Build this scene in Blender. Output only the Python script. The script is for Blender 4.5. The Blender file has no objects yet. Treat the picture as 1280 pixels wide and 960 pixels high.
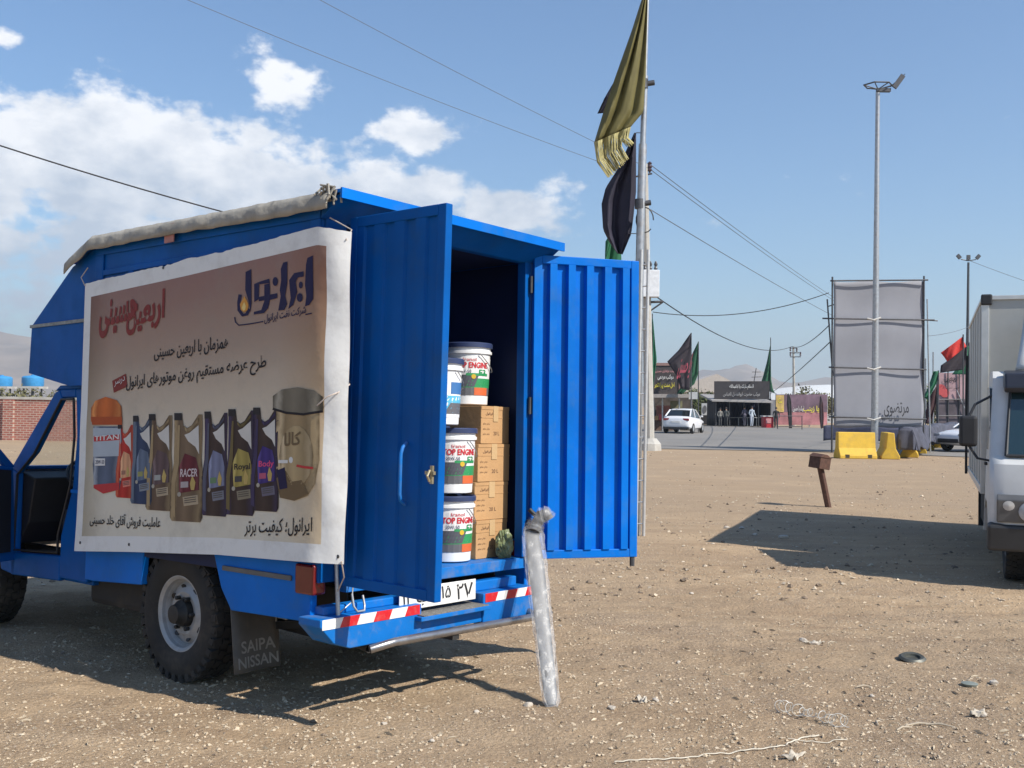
import bpy, bmesh, math, random, unicodedata
import numpy as np
from mathutils import Vector, Matrix
R = math.radians
random.seed(7); rng = np.random.default_rng(7)
S = bpy.context.scene; COL = S.collection

# ------------------------------------------------------------ camera, sky, sun, exposure
FPX, CAMH, PITCH, ROLL = 1300.0, 1.55, R(1.08), R(0.9)      # focal length in pixels of a 1280-wide frame
c_f = Vector((0, math.cos(PITCH), math.sin(PITCH)))
_u0 = Vector((0, -math.sin(PITCH), math.cos(PITCH))); _r0 = Vector((1, 0, 0))
c_r = _r0*math.cos(ROLL) + _u0*math.sin(ROLL); c_u = -_r0*math.sin(ROLL) + _u0*math.cos(ROLL)
CAM = Vector((0, 0, CAMH))
cd = bpy.data.cameras.new('camera'); cam = bpy.data.objects.new('camera', cd); COL.objects.link(cam)
cam.matrix_world = Matrix((( c_r.x, c_u.x, -c_f.x, 0), (c_r.y, c_u.y, -c_f.y, 0), (c_r.z, c_u.z, -c_f.z, CAMH), (0, 0, 0, 1)))
cd.sensor_width = 36; cd.lens = 36*FPX/1280; cd.clip_end = 12000; cd.clip_start = .05
S.camera = cam
S.view_settings.view_transform = 'Standard'; S.view_settings.look = 'None'
S.view_settings.exposure = 0.42; S.view_settings.gamma = 1
S.cycles.use_denoising = True
S.cycles.max_bounces = 8; S.cycles.volume_bounces = 0

SUN_AZ = math.atan2(0.84, -0.54); SUN_EL = R(43)                # from +Y towards +X
sl = bpy.data.lights.new('sun', 'SUN'); sl.energy = 5.0; sl.angle = R(.53); sl.color = (1, .95, .87)
so = bpy.data.objects.new('sun', sl); COL.objects.link(so)
sd = Vector((math.sin(SUN_AZ)*math.cos(SUN_EL), math.cos(SUN_AZ)*math.cos(SUN_EL), math.sin(SUN_EL)))
so.rotation_euler = sd.to_track_quat('Z', 'Y').to_euler(); so.location = (20, -15, 30)

W = bpy.data.worlds.new('World'); S.world = W; W.use_nodes = True
nt = W.node_tree; nt.nodes.clear()
def nd(t, typ, **k):
    n = t.nodes.new(typ)
    for a, v in k.items():
        if a == 'inp':
            for i, x in v.items():
                if hasattr(x, 'is_output'): t.links.new(x, n.inputs[i])
                else: n.inputs[i].default_value = x
        else: setattr(n, a, v)
    return n
def mth(t, op, a, b=0., c=0.):
    return nd(t, 'ShaderNodeMath', operation=op, inp={0: a, 1: b, 2: c}).outputs[0]
sky = nd(nt, 'ShaderNodeTexSky', sky_type='NISHITA', sun_disc=False, sun_elevation=SUN_EL, sun_rotation=SUN_AZ,
         altitude=1200, air_density=1.45, dust_density=.3, ozone_density=8.0)
tc = nd(nt, 'ShaderNodeTexCoord')
sep = nd(nt, 'ShaderNodeSeparateXYZ', inp={0: tc.outputs['Generated']})
az = mth(nt, 'MULTIPLY', mth(nt, 'ARCTAN2', sep.outputs[0], sep.outputs[1]), 57.2958)
el = mth(nt, 'MULTIPLY', mth(nt, 'ARCSINE', sep.outputs[2]), 57.2958)
cmb = nd(nt, 'ShaderNodeCombineXYZ', inp={0: az, 1: mth(nt, 'MULTIPLY', el, 1.5), 2: 0.})
n1 = nd(nt, 'ShaderNodeTexNoise', inp={'Vector': cmb.outputs[0], 'Scale': .30, 'Detail': 11., 'Roughness': .56, 'Lacunarity': 2.1})
n2 = nd(nt, 'ShaderNodeTexNoise', inp={'Vector': cmb.outputs[0], 'Scale': .33, 'Detail': 7., 'Roughness': .58})
def blob(a0, e0, ra, re, amp):
    q = mth(nt, 'ADD', mth(nt, 'POWER', mth(nt, 'ABSOLUTE', mth(nt, 'DIVIDE', mth(nt, 'SUBTRACT', az, a0), ra)), 2.),
            mth(nt, 'POWER', mth(nt, 'ABSOLUTE', mth(nt, 'DIVIDE', mth(nt, 'SUBTRACT', el, e0), re)), 2.))
    return mth(nt, 'MULTIPLY', mth(nt, 'POWER', 2.718, mth(nt, 'MULTIPLY', q, -1.)), amp)
blobs = [(-22, 11.8, 9, 3.4, 1.1), (-14.5, 11.6, 6, 2.8, 1.0), (-7, 10.8, 5.4, 2.4, 1.0), (-12.8, 16.6, 2.3, 1.4, .9),
         (-5.4, 14.7, 2.4, 1.6, .9), (-0.4, 10.5, 4.4, 1.8, .85), (-26, 5.0, 7, 2.6, .55), (-31, 9, 10, 4.5, .9), (-26.3, 17.2, 1.2, .6, .55),
         (-58, 10, 22, 4.5, .8), (-110, 9, 30, 4.5, .7), (-20, 7.8, 13, 2.6, .75)]
acc = None
for b in blobs:
    v = blob(*b); acc = v if acc is None else mth(nt, 'MAXIMUM', acc, v)
dens = mth(nt, 'ADD', mth(nt, 'MULTIPLY', mth(nt, 'SUBTRACT', n1.outputs[0], .5), 2.7), mth(nt, 'SUBTRACT', mth(nt, 'MULTIPLY', acc, 1.5), .51))
alpha = nd(nt, 'ShaderNodeMapRange', interpolation_type='SMOOTHSTEP', inp={0: dens, 1: -.04, 2: .44, 3: 0., 4: .93}).outputs[0]
shade = nd(nt, 'ShaderNodeMapRange', inp={0: mth(nt, 'ADD', mth(nt, 'MULTIPLY', n2.outputs[0], 1.3), mth(nt, 'MULTIPLY', mth(nt, 'SUBTRACT', el, 12.), .05)), 1: .38, 2: .88, 3: 0., 4: 1.}).outputs[0]
ccol = nd(nt, 'ShaderNodeMix', data_type='RGBA', inp={0: shade, 6: (4.4, 4.9, 5.7, 1), 7: (8.2, 8.2, 8.3, 1)})
mix = nd(nt, 'ShaderNodeMix', data_type='RGBA', inp={0: alpha, 6: sky.outputs[0], 7: ccol.outputs[2]})
bg = nd(nt, 'ShaderNodeBackground', inp={0: mix.outputs[2], 1: .108})
wo = nd(nt, 'ShaderNodeOutputWorld', inp={0: bg.outputs[0]})

# ------------------------------------------------------------ pixel helpers: a pixel gives a direction only
def ray(x, y): return (c_f*FPX + c_r*(x-640) + c_u*(480-y)).normalized()
def at(x, y, z=0.):                       # where the pixel's ray meets the ground
    d = ray(x, y); return CAM + d*((z-CAMH)/d.z)
def wp(x, y, depth):                      # the pixel's ray at a known distance from the camera plane
    d = ray(x, y); return CAM + d*(depth/(d @ c_f))
GF = -.106
def gz(x, y):                             # ground height, a gentle fall beside the pickup
    y = np.asarray(y, float)
    z = 0
    for o in (-.5, -.25, 0, .25, .5): z = z - .0316*(np.clip(y+o, 5.65, 9.0)-5.65)/5
    return z
def gpt(x, y):                            # pixel to point on the far, level ground
    return at(x, y, GF)

# ------------------------------------------------------------ materials
MATS = {}
def mat(name, col, rough=.6, metal=0., var=.12, scale=8., bump=0., bscale=40., spec=.5, coat=0., trans=0., alpha=1., dirt=None, dscale=3., damt=.4, emit=None):
    if name in MATS: return MATS[name]
    m = bpy.data.materials.new(name); m.use_nodes = True; t = m.node_tree; t.nodes.clear()
    o = nd(t, 'ShaderNodeOutputMaterial'); p = nd(t, 'ShaderNodeBsdfPrincipled')
    t.links.new(p.outputs[0], o.inputs[0])
    tcx = nd(t, 'ShaderNodeTexCoord'); co = tcx.outputs['Object']
    n = nd(t, 'ShaderNodeTexNoise', inp={'Vector': co, 'Scale': scale, 'Detail': 5., 'Roughness': .6})
    c = np.array(col[:3], float)
    lo = tuple(np.clip(c*(1-var), 0, 1))+(1,); hi = tuple(np.clip(c*(1+var), 0, 1))+(1,)
    mr = nd(t, 'ShaderNodeMapRange', inp={0: n.outputs[0], 1: .3, 2: .7})
    mx = nd(t, 'ShaderNodeMix', data_type='RGBA', inp={0: mr.outputs[0], 6: lo, 7: hi})
    cout = mx.outputs[2]; rsrc = None
    if dirt is not None:
        n3 = nd(t, 'ShaderNodeTexNoise', inp={'Vector': co, 'Scale': dscale, 'Detail': 8., 'Roughness': .68})
        mr3 = nd(t, 'ShaderNodeMapRange', inp={0: n3.outputs[0], 1: .5, 2: .74, 3: 0., 4: damt})
        mx3 = nd(t, 'ShaderNodeMix', data_type='RGBA', inp={0: mr3.outputs[0], 6: cout, 7: tuple(dirt)+(1,)})
        cout = mx3.outputs[2]
        rsrc = mth(t, 'ADD', mth(t, 'MULTIPLY', mr3.outputs[0], .5), rough)
    t.links.new(cout, p.inputs['Base Color'])
    if rsrc is not None: t.links.new(rsrc, p.inputs['Roughness'])
    else: p.inputs['Roughness'].default_value = rough
    p.inputs['Metallic'].default_value = metal; p.inputs['Specular IOR Level'].default_value = spec
    p.inputs['Coat Weight'].default_value = coat; p.inputs['Transmission Weight'].default_value = trans; p.inputs['Alpha'].default_value = alpha
    if bump:
        nb = nd(t, 'ShaderNodeTexNoise', inp={'Vector': co, 'Scale': bscale, 'Detail': 4.})
        bn = nd(t, 'ShaderNodeBump', inp={'Strength': bump, 'Distance': .02, 'Height': nb.outputs[0]})
        t.links.new(bn.outputs[0], p.inputs['Normal'])
    MATS[name] = m; m['pbsdf'] = p.name
    return m
DUST = (.33, .26, .18)
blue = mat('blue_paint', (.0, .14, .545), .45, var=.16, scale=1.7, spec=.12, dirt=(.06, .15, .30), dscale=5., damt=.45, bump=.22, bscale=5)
blue_d = mat('blue_paint_shaded', (.0, .085, .33), .5, var=.2, scale=1.7, spec=.12, dirt=(.035, .09, .17), dscale=4., damt=.5, bump=.25, bscale=4)  # same blue, base darkened to carry the shade on the truck's left side
blue_b = mat('blue_bumper_paint', (.003, .14, .46), .5, spec=.25, var=.1, scale=3, dirt=(.2, .19, .17), dscale=7., damt=.55, bump=.05)
inner_blue = mat('blue_interior_shaded', (.001, .009, .055), .7, var=.1)  # blue taken nearly to black, the shade inside the box put into the colour
white = mat('white_paint', (.60, .60, .58), .45, var=.04, dirt=(.42, .38, .32), dscale=2.5, damt=.35)
boxwhite = mat('box_panel_white', (.42, .42, .39), .5, var=.05, dirt=(.36, .33, .29), dscale=2., damt=.45)
carwhite = mat('car_white', (.75, .75, .76), .25, var=.02, coat=.5)
black = mat('black_plastic', (.018, .018, .02), .55, var=.2)
rubber = mat('tyre_rubber', (.022, .021, .02), .85, var=.2, dirt=(.13, .105, .08), dscale=5., damt=.6)
rimgrey = mat('rim_grey', (.36, .37, .38), .5, .3, var=.1, dirt=(.22, .19, .15), dscale=12., damt=.6)
chassis = mat('chassis_black', (.02, .019, .018), .8, var=.2, dirt=(.1, .08, .06), dscale=5, damt=.6)
steel = mat('galvanised_steel', (.42, .43, .44), .42, .7, var=.15, scale=14, dirt=(.25, .2, .16), dscale=9, damt=.5)
steel_d = mat('dark_steel', (.09, .09, .095), .5, .6, var=.25, scale=14)
chrome = mat('worn_chrome', (.34, .33, .33), .3, .85, var=.2, dirt=(.14, .1, .07), dscale=14, damt=.7)
rust = mat('rusty_steel', (.105, .052, .036), .75, .2, var=.3, scale=18)
red = mat('red_reflector', (.55, .012, .02), .35, var=.1, dirt=(.35, .25, .2), dscale=20, damt=.3)
tapewhite = mat('white_reflector', (.74, .73, .70), .4, var=.06, dirt=(.42, .36, .3), dscale=18, damt=.6)
redlens = mat('red_lens', (.13, .004, .006), .2, var=.1, coat=.4)
glass = mat('dark_glass', (.012, .017, .019), .06, var=.0, spec=.7)
glassteal = mat('windscreen_glass', (.014, .034, .04), .05, var=.0, spec=.8, coat=.6)
asphalt = mat('asphalt', (.205, .19, .17), .9, var=.13, scale=.25, dirt=(.3, .26, .21), dscale=.13, damt=.6, bump=.2, bscale=3)
concrete = mat('concrete', (.42, .40, .36), .85, var=.12, scale=3, dirt=(.28, .25, .21), dscale=4, damt=.5)
yellow = mat('yellow_barrier_paint', (.62, .39, .035), .7, var=.1, scale=4, dirt=(.36, .25, .12), dscale=3, damt=.55)
card = mat('cardboard', (.47, .27, .12), .85, var=.09, scale=5, dirt=(.36, .2, .09), dscale=6, damt=.4, bump=.1)
cardprint = mat('carton_print', (.12, .06, .035), .85, var=.1)
tape = mat('packing_tape', (.52, .35, .18), .3, var=.05, spec=.6)
pailwhite = mat('pail_white', (.78, .78, .77), .32, var=.03)
lidblue = mat('pail_lid_navy', (.03, .045, .11), .4, var=.1)
skin = mat('skin', (.36, .2, .13), .6, var=.05)
hair = mat('hair_black', (.012, .01, .01), .6, var=.1)

# ------------------------------------------------------------ mesh builder
class MB:
    def __init__(s): s.v = []; s.f = []; s.mi = []; s.cur = 0
    def add(s, vs, fs, M=None):
        b = len(s.v)
        s.v += [tuple(M @ Vector(p)) if M is not None else tuple(p) for p in vs]
        s.f += [tuple(b+i for i in f) for f in fs]; s.mi += [s.cur]*len(fs); return s
    def box(s, x0, x1, y0, y1, z0, z1, M=None):
        vs = [(x, y, z) for x in (x0, x1) for y in (y0, y1) for z in (z0, z1)]
        return s.add(vs, [(0, 1, 3, 2), (4, 6, 7, 5), (0, 4, 5, 1), (2, 3, 7, 6), (0, 2, 6, 4), (1, 5, 7, 3)], M)
    def prism(s, poly, a0, a1, axis='y', M=None):        # polygon in the two other axes, extruded along axis
        n = len(poly)
        def mk(p, a): return {'y': (p[0], a, p[1]), 'x': (a, p[0], p[1]), 'z': (p[0], p[1], a)}[axis]
        vs = [mk(p, a0) for p in poly]+[mk(p, a1) for p in poly]
        fs = [tuple(range(n)), tuple(range(2*n-1, n-1, -1))]+[(i, (i+1) % n, n+(i+1) % n, n+i) for i in range(n)]
        return s.add(vs, fs, M)
    def tube(s, pts, r, n=8, caps=True, flat=1., M=None):
        pts = [Vector(p) for p in pts]; rs = r if hasattr(r, '__len__') else [r]*len(pts)
        vs = []; prev = None
        for i, p in enumerate(pts):
            t = (pts[min(i+1, len(pts)-1)]-pts[max(i-1, 0)]).normalized()
            if prev is None:
                a = Vector((0, 0, 1)) if abs(t.z) < .9 else Vector((1, 0, 0)); u = t.cross(a).normalized()
            else: u = (prev-t*prev.dot(t)).normalized()
            prev = u; w = t.cross(u)
            vs += [p+u*(math.cos(2*math.pi*k/n)*rs[i])+w*(math.sin(2*math.pi*k/n)*rs[i]*flat) for k in range(n)]
        fs = [(i*n+k, i*n+(k+1) % n, (i+1)*n+(k+1) % n, (i+1)*n+k) for i in range(len(pts)-1) for k in range(n)]
        if caps: fs += [tuple(range(n-1, -1, -1)), tuple((len(pts)-1)*n+k for k in range(n))]
        return s.add(vs, fs, M)
    def lathe(s, prof, n=24, axis='z', M=None, closed=False):   # prof: (r, h)
        vs = []
        for r, h in prof:
            for k in range(n):
                a = 2*math.pi*k/n; c, d = r*math.cos(a), r*math.sin(a)
                vs.append({'z': (c, d, h), 'y': (c, h, d), 'x': (h, c, d)}[axis])
        m = len(prof); fs = []
        for i in range(m if closed else m-1):
            j = (i+1) % m
            fs += [(i*n+k, i*n+(k+1) % n, j*n+(k+1) % n, j*n+k) for k in range(n)]
        if not closed:
            if prof[0][0] > 1e-5: fs.append(tuple(range(n-1, -1, -1)))
            if prof[-1][0] > 1e-5: fs.append(tuple((m-1)*n+k for k in range(n)))
        return s.add(vs, fs, M)
    def grid(s, fn, nu, nv, M=None, thick=0):
        vs = [fn(i/nu, j/nv) for i in range(nu+1) for j in range(nv+1)]
        fs = [(i*(nv+1)+j, (i+1)*(nv+1)+j, (i+1)*(nv+1)+j+1, i*(nv+1)+j+1) for i in range(nu) for j in range(nv)]
        return s.add(vs, fs, M)
    def build(s, name, m, parent=None, smooth=None, bevel=0., solid=0., seg=2, sub=0):
        me = bpy.data.meshes.new(name); me.from_pydata(s.v, [], s.f)
        ms = m if isinstance(m, (list, tuple)) else [m]
        for q in ms: me.materials.append(q)
        if len(ms) > 1: me.polygons.foreach_set('material_index', s.mi)
        bm = bmesh.new(); bm.from_mesh(me); bmesh.ops.recalc_face_normals(bm, faces=bm.faces)
        bm.to_mesh(me); bm.free()
        if smooth is not None:
            me.polygons.foreach_set('use_smooth', [True]*len(me.polygons)); me.set_sharp_from_angle(angle=R(smooth))
        o = bpy.data.objects.new(name, me); COL.objects.link(o)
        if parent is not None: o.parent = parent
        if solid:
            md = o.modifiers.new('solid', 'SOLIDIFY'); md.thickness = solid; md.offset = 0
        if bevel:
            md = o.modifiers.new('bevel', 'BEVEL'); md.width = bevel; md.segments = seg; md.limit_method = 'ANGLE'; md.angle_limit = R(40)
        if sub:
            md = o.modifiers.new('sub', 'SUBSURF'); md.levels = sub; md.render_levels = sub
        return o
def tag(o, label=None, cat=None, group=None, kind=None):
    if label: o['label'] = label
    if cat: o['category'] = cat
    if group: o['group'] = group
    if kind: o['kind'] = kind
    return o
def thing(name, label, cat, loc=(0, 0, 0), rz=0., group=None, M=None):
    o = bpy.data.objects.new(name, None); o.empty_display_size = .2; COL.objects.link(o)
    if M is not None: o.matrix_world = M
    else: o.location = loc; o.rotation_euler = (0, 0, rz)
    return tag(o, label, cat, group)
def copy_tree(o, parent=None):
    c = o.copy(); COL.objects.link(c); c.parent = parent
    for ch in list(o.children): copy_tree(ch, c)
    return c

# ------------------------------------------------------------ value noise (numpy)
_lat = rng.random((256, 256))
def vnoise(x, y, sc, off=0.):
    x = np.asarray(x, float)*sc+off; y = np.asarray(y, float)*sc+off*1.7
    xi = np.floor(x).astype(int); yi = np.floor(y).astype(int); fx = x-xi; fy = y-yi
    fx = fx*fx*(3-2*fx); fy = fy*fy*(3-2*fy); g = lambda a, b: _lat[a % 256, b % 256]
    return (g(xi, yi)*(1-fx)+g(xi+1, yi)*fx)*(1-fy)+(g(xi, yi+1)*(1-fx)+g(xi+1, yi+1)*fx)*fy-.5
def ground_z(x, y):
    x = np.asarray(x, float); y = np.asarray(y, float)
    near = np.clip((30-y)/12, 0, 1)*np.clip((y+20)/10, 0, 1)
    fine = np.clip((16-y)/8, 0, 1)
    z = gz(x, y) + near*(.035*vnoise(x, y, .45, 3)+.02*vnoise(x, y, 1.3, 9)) + near*fine*(.024*vnoise(x, y, 3.7, 5)+.016*vnoise(x, y, 9, 8)+.010*vnoise(x, y, 19, 2))
    # faint wheel ruts
    r = np.sin((x*.55+y*.83)*2.1+vnoise(x, y, .5, 4)*2.5)
    return z + near*.008*r

# ------------------------------------------------------------ text: joined-up lettering from presentation forms
FORMS = {}
for cp in list(range(0xFB50, 0xFDFF))+list(range(0xFE80, 0xFEFD)):
    dcm = unicodedata.decomposition(chr(cp)).split()
    if len(dcm) == 2 and dcm[0] in ('<isolated>', '<final>', '<initial>', '<medial>'):
        FORMS.setdefault(chr(int(dcm[1], 16)), {})[dcm[0][1:-1]] = chr(cp)
def shape_fa(s):
    out = []; n = len(s)
    joins_next = lambda ch: ch in FORMS and 'initial' in FORMS[ch]
    joins_prev = lambda ch: ch in FORMS and 'final' in FORMS[ch]
    for i, ch in enumerate(s):
        if ch not in FORMS: out.append(ch); continue
        p = i > 0 and joins_next(s[i-1]) and joins_prev(ch)
        q = i < n-1 and joins_next(ch) and joins_prev(s[i+1])
        k = 'medial' if p and q else 'final' if p else 'initial' if q else 'isolated'
        out.append(FORMS[ch].get(k, ch))
    return ''.join(reversed(out))
_tc = {}
def text2d(body, fa=True, bold=.0):
    key = (body, bold)
    if key in _tc: return _tc[key]
    c = bpy.data.curves.new('lettering', 'FONT'); c.body = shape_fa(body) if fa else body; c.resolution_u = 3; c.offset = bold
    o = bpy.data.objects.new('lettering', c); COL.objects.link(o)
    me = o.evaluated_get(bpy.context.evaluated_depsgraph_get()).to_mesh()
    v = np.array([p.co[:2] for p in me.vertices]); f = [tuple(p.vertices) for p in me.polygons]
    bpy.data.objects.remove(o); bpy.data.curves.remove(c)
    v = v-v.min(0); _tc[key] = (v, f); return v, f
def text_on(body, fn, x0, x1, y0, y1, m, parent, fa=True, bold=0., name='lettering', aspect_keep=False):
    """lettering stretched into the rectangle x0..x1, y0..y1 of a surface fn(x, y) -> point"""
    v, f = text2d(body, fa, bold); w, h = v.max(0)
    b = MB(); b.add([fn(x0+(x1-x0)*p[0]/w, y0+(y1-y0)*p[1]/h) for p in v], f)
    me = bpy.data.meshes.new(name); me.from_pydata(b.v, [], b.f); me.materials.append(m)
    o = bpy.data.objects.new(name, me); COL.objects.link(o); o.parent = parent; return o

# ------------------------------------------------------------ setting: ground, road, hills
def grow(a, b, step, lim, g=1.12):
    o = [b]; s = step
    while o[-1] < lim: s *= g; o.append(o[-1]+s)
    return o[1:]
xs = list(np.arange(-5, 6.5, .033)); xs = [-v for v in reversed(grow(0, 5, .045, 5200, 1.11))]+xs+grow(0, xs[-1], .045, 5200, 1.11)
ys = list(np.arange(3.2, 11, .033)); ys = [3.2-(v-3.2) for v in reversed(grow(0, 3.2, .06, 400, 1.16))]+ys+grow(0, ys[-1], .045, 5200, 1.035 if False else 1.06)
gx, gy = np.meshgrid(np.array(xs), np.array(ys), indexing='ij'); gzv = ground_z(gx, gy)
nx_, ny_ = gx.shape
gv = np.stack([gx, gy, gzv], -1).reshape(-1, 3)
ii, jj = np.meshgrid(np.arange(nx_-1), np.arange(ny_-1), indexing='ij'); a = (ii*ny_+jj).ravel()
gf = np.stack([a, a+ny_, a+ny_+1, a+1], 1)
me = bpy.data.meshes.new('ground'); me.vertices.add(len(gv)); me.vertices.foreach_set('co', gv.ravel())
me.loops.add(gf.size); me.loops.foreach_set('vertex_index', gf.ravel()); me.polygons.add(len(gf))
me.polygons.foreach_set('loop_start', np.arange(0, gf.size, 4)); me.polygons.foreach_set('loop_total', np.full(len(gf), 4))
me.update(); me.polygons.foreach_set('use_smooth', [True]*len(gf))
ground = bpy.data.objects.new('ground', me); COL.objects.link(ground); tag(ground, 'bare tan dirt lot strewn with gravel', kind='structure')
def ground_mat():
    m = bpy.data.materials.new('dirt'); m.use_nodes = True; t = m.node_tree; t.nodes.clear()
    o = nd(t, 'ShaderNodeOutputMaterial'); p = nd(t, 'ShaderNodeBsdfPrincipled', inp={'Roughness': .95, 'Specular IOR Level': .15})
    t.links.new(p.outputs[0], o.inputs[0]); co = nd(t, 'ShaderNodeTexCoord').outputs['Object']
    def N(sc, det=6., ro=.6, **k): return nd(t, 'ShaderNodeTexNoise', inp={'Vector': co, 'Scale': sc, 'Detail': det, 'Roughness': ro}, **k).outputs[0]
    def mp(x, a, b, c=0., d=1.): return nd(t, 'ShaderNodeMapRange', inp={0: x, 1: a, 2: b, 3: c, 4: d}).outputs[0]
    def mixc(f, a, b): return nd(t, 'ShaderNodeMix', data_type='RGBA', inp={0: f, 6: a, 7: b}).outputs[2]
    c = mixc(mp(N(.35), .35, .65), (0.443, 0.311, 0.191, 1), (0.576, 0.416, 0.260, 1))
    c = mixc(mp(N(1.7, 8., .7), .52, .72, 0., .65), c, (0.381, 0.256, 0.150, 1))            # damp, darker patches
    mpn = nd(t, 'ShaderNodeMapping', inp={'Vector': co, 'Rotation': (0, 0, R(-28)), 'Scale': (.35, 1.6, 1.)}).outputs[0]
    def NM(sc, off=0.): return nd(t, 'ShaderNodeTexNoise', inp={'Vector': mpn, 'Scale': sc, 'Detail': 7., 'Roughness': .65}).outputs[0]
    c = mixc(mp(NM(.9), .48, .64, 0., .7), c, (0.644, 0.477, 0.305, 1))                    # streaks left by tyres
    c = mixc(mp(NM(2.3), .50, .66, 0., .6), c, (0.336, 0.226, 0.138, 1))
    c = mixc(mp(N(.22, 3., .5), .55, .66, 0., .5), c, (0.449, 0.336, 0.231, 1))            # greyer gravelly areas
    c = mixc(mp(N(.16, 4., .55), .42, .58, 0., .45), c, (0.367, 0.271, 0.180, 1))
    c = mixc(mp(N(9., 8., .7), .55, .8, 0., .75), c, (0.697, 0.513, 0.334, 1))              # pale dust
    c = mixc(mp(N(70., 3., .6), .3, .7, 0., .35), c, (0.242, 0.164, 0.098, 1))
    vor = nd(t, 'ShaderNodeTexVoronoi', inp={'Vector': co, 'Scale': 55.}).outputs['Distance']
    c = mixc(mp(vor, .02, .22, .5, 0.), c, (0.765, 0.623, 0.449, 1))
    pat = mp(N(.75, 5., .6), .47, .60)                                                # loose crumbly areas between compacted smooth ones
    c = mixc(mth(t, 'MULTIPLY', pat, mp(N(95., 2., .6), .50, .62, 0., .75)), c, (0.204, 0.148, 0.103, 1))
    c = mixc(mth(t, 'MULTIPLY', pat, mp(N(78., 2., .6), .55, .68, 0., .5)), c, (0.673, 0.561, 0.453, 1))
    yy = nd(t, 'ShaderNodeSeparateXYZ', inp={0: co}).outputs[1]                       # the packed earth towards the road is browner
    zone = mth(t, 'MULTIPLY', mp(mth(t, 'ADD', yy, mth(t, 'MULTIPLY', N(.3, 4., .6), 9.)), 14., 22.), mp(N(1.1, 6., .65), .35, .6, .35, .8))
    c = mixc(zone, c, (0.367, 0.271, 0.180, 1))
    t.links.new(c, p.inputs['Base Color'])
    h = mth(t, 'ADD', mth(t, 'ADD', mth(t, 'MULTIPLY', N(14., 10., .75), .8), mth(t, 'MULTIPLY', N(60., 6., .75), .5)), mth(t, 'MULTIPLY', nd(t, 'ShaderNodeTexVoronoi', inp={'Vector': co, 'Scale': 38., 'Randomness': 1.}).outputs['Distance'], -.25))
    bn = nd(t, 'ShaderNodeBump', inp={'Strength': 1., 'Distance': .03, 'Height': h})
    t.links.new(bn.outputs[0], p.inputs['Normal'])
    return m
ground.data.materials.append(ground_mat())

A = [gpt(805, 561), gpt(1030, 565), gpt(1215, 572)]
rb = MB(); Z = GF+.02
near_pts = [(-60, 41.5), (A[0].x, A[0].y), (A[1].x, A[1].y), (A[2].x, A[2].y), (60, 33.), (140, 27)]
far_pts = [(-60, 110), (10, 92), (25, 88), (40, 84), (70, 78), (140, 70)]
vs = []
for k, (pn, pf) in enumerate(zip(near_pts, far_pts)):
    for q in range(9): vs.append((pn[0]+(pf[0]-pn[0])*q/8, pn[1]+(pf[1]-pn[1])*q/8, Z))
rb.add(vs, [(k*9+q, (k+1)*9+q, (k+1)*9+q+1, k*9+q+1) for k in range(5) for q in range(8)])
tag(rb.build('road', asphalt), 'worn grey asphalt road beyond the dirt lot', kind='structure')

def hills_mesh():
    na, nr = 260, 34; vs = []
    for i in range(na+1):
        az_ = R(-75+150*i/na); d = math.degrees(az_)
        g = lambda c0, w: math.exp(-((d-c0)/w)**2)
        hgt = .76*(55+150*g(-30, 6.5)+70*g(-23, 5)+78*g(12.6, 2.0)+52*g(9.6, 2.6)+40*g(17, 3)+40*g(24, 6)+110*g(45, 9)+120*g(-52, 10))
        for j in range(nr+1):
            rr = 2300+1500*j/nr; x, y = rr*math.sin(az_), rr*math.cos(az_); tt = j/nr
            prof = math.sin(min(1, tt/.62)*math.pi/2)**1.5*(1 if tt < .62 else math.cos((tt-.62)/.38*math.pi/2))
            ns = 1+.35*float(vnoise(x, y, .004, 3))+.3*float(vnoise(x, y, .011, 6))+.16*float(vnoise(x, y, .03, 1))
            vs.append((x, y, GF-3+max(0, hgt*prof*ns)))
    b = MB(); b.add(vs, [(i*(nr+1)+j, (i+1)*(nr+1)+j, (i+1)*(nr+1)+j+1, i*(nr+1)+j+1) for i in range(na) for j in range(nr)])
    return b.build('hills', mat('dry_hillside', (.27, .20, .14), .95, var=.25, scale=.01, bump=.4, bscale=.02), smooth=180)
tag(hills_mesh(), 'bare dry hills on the horizon', kind='structure')

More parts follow.
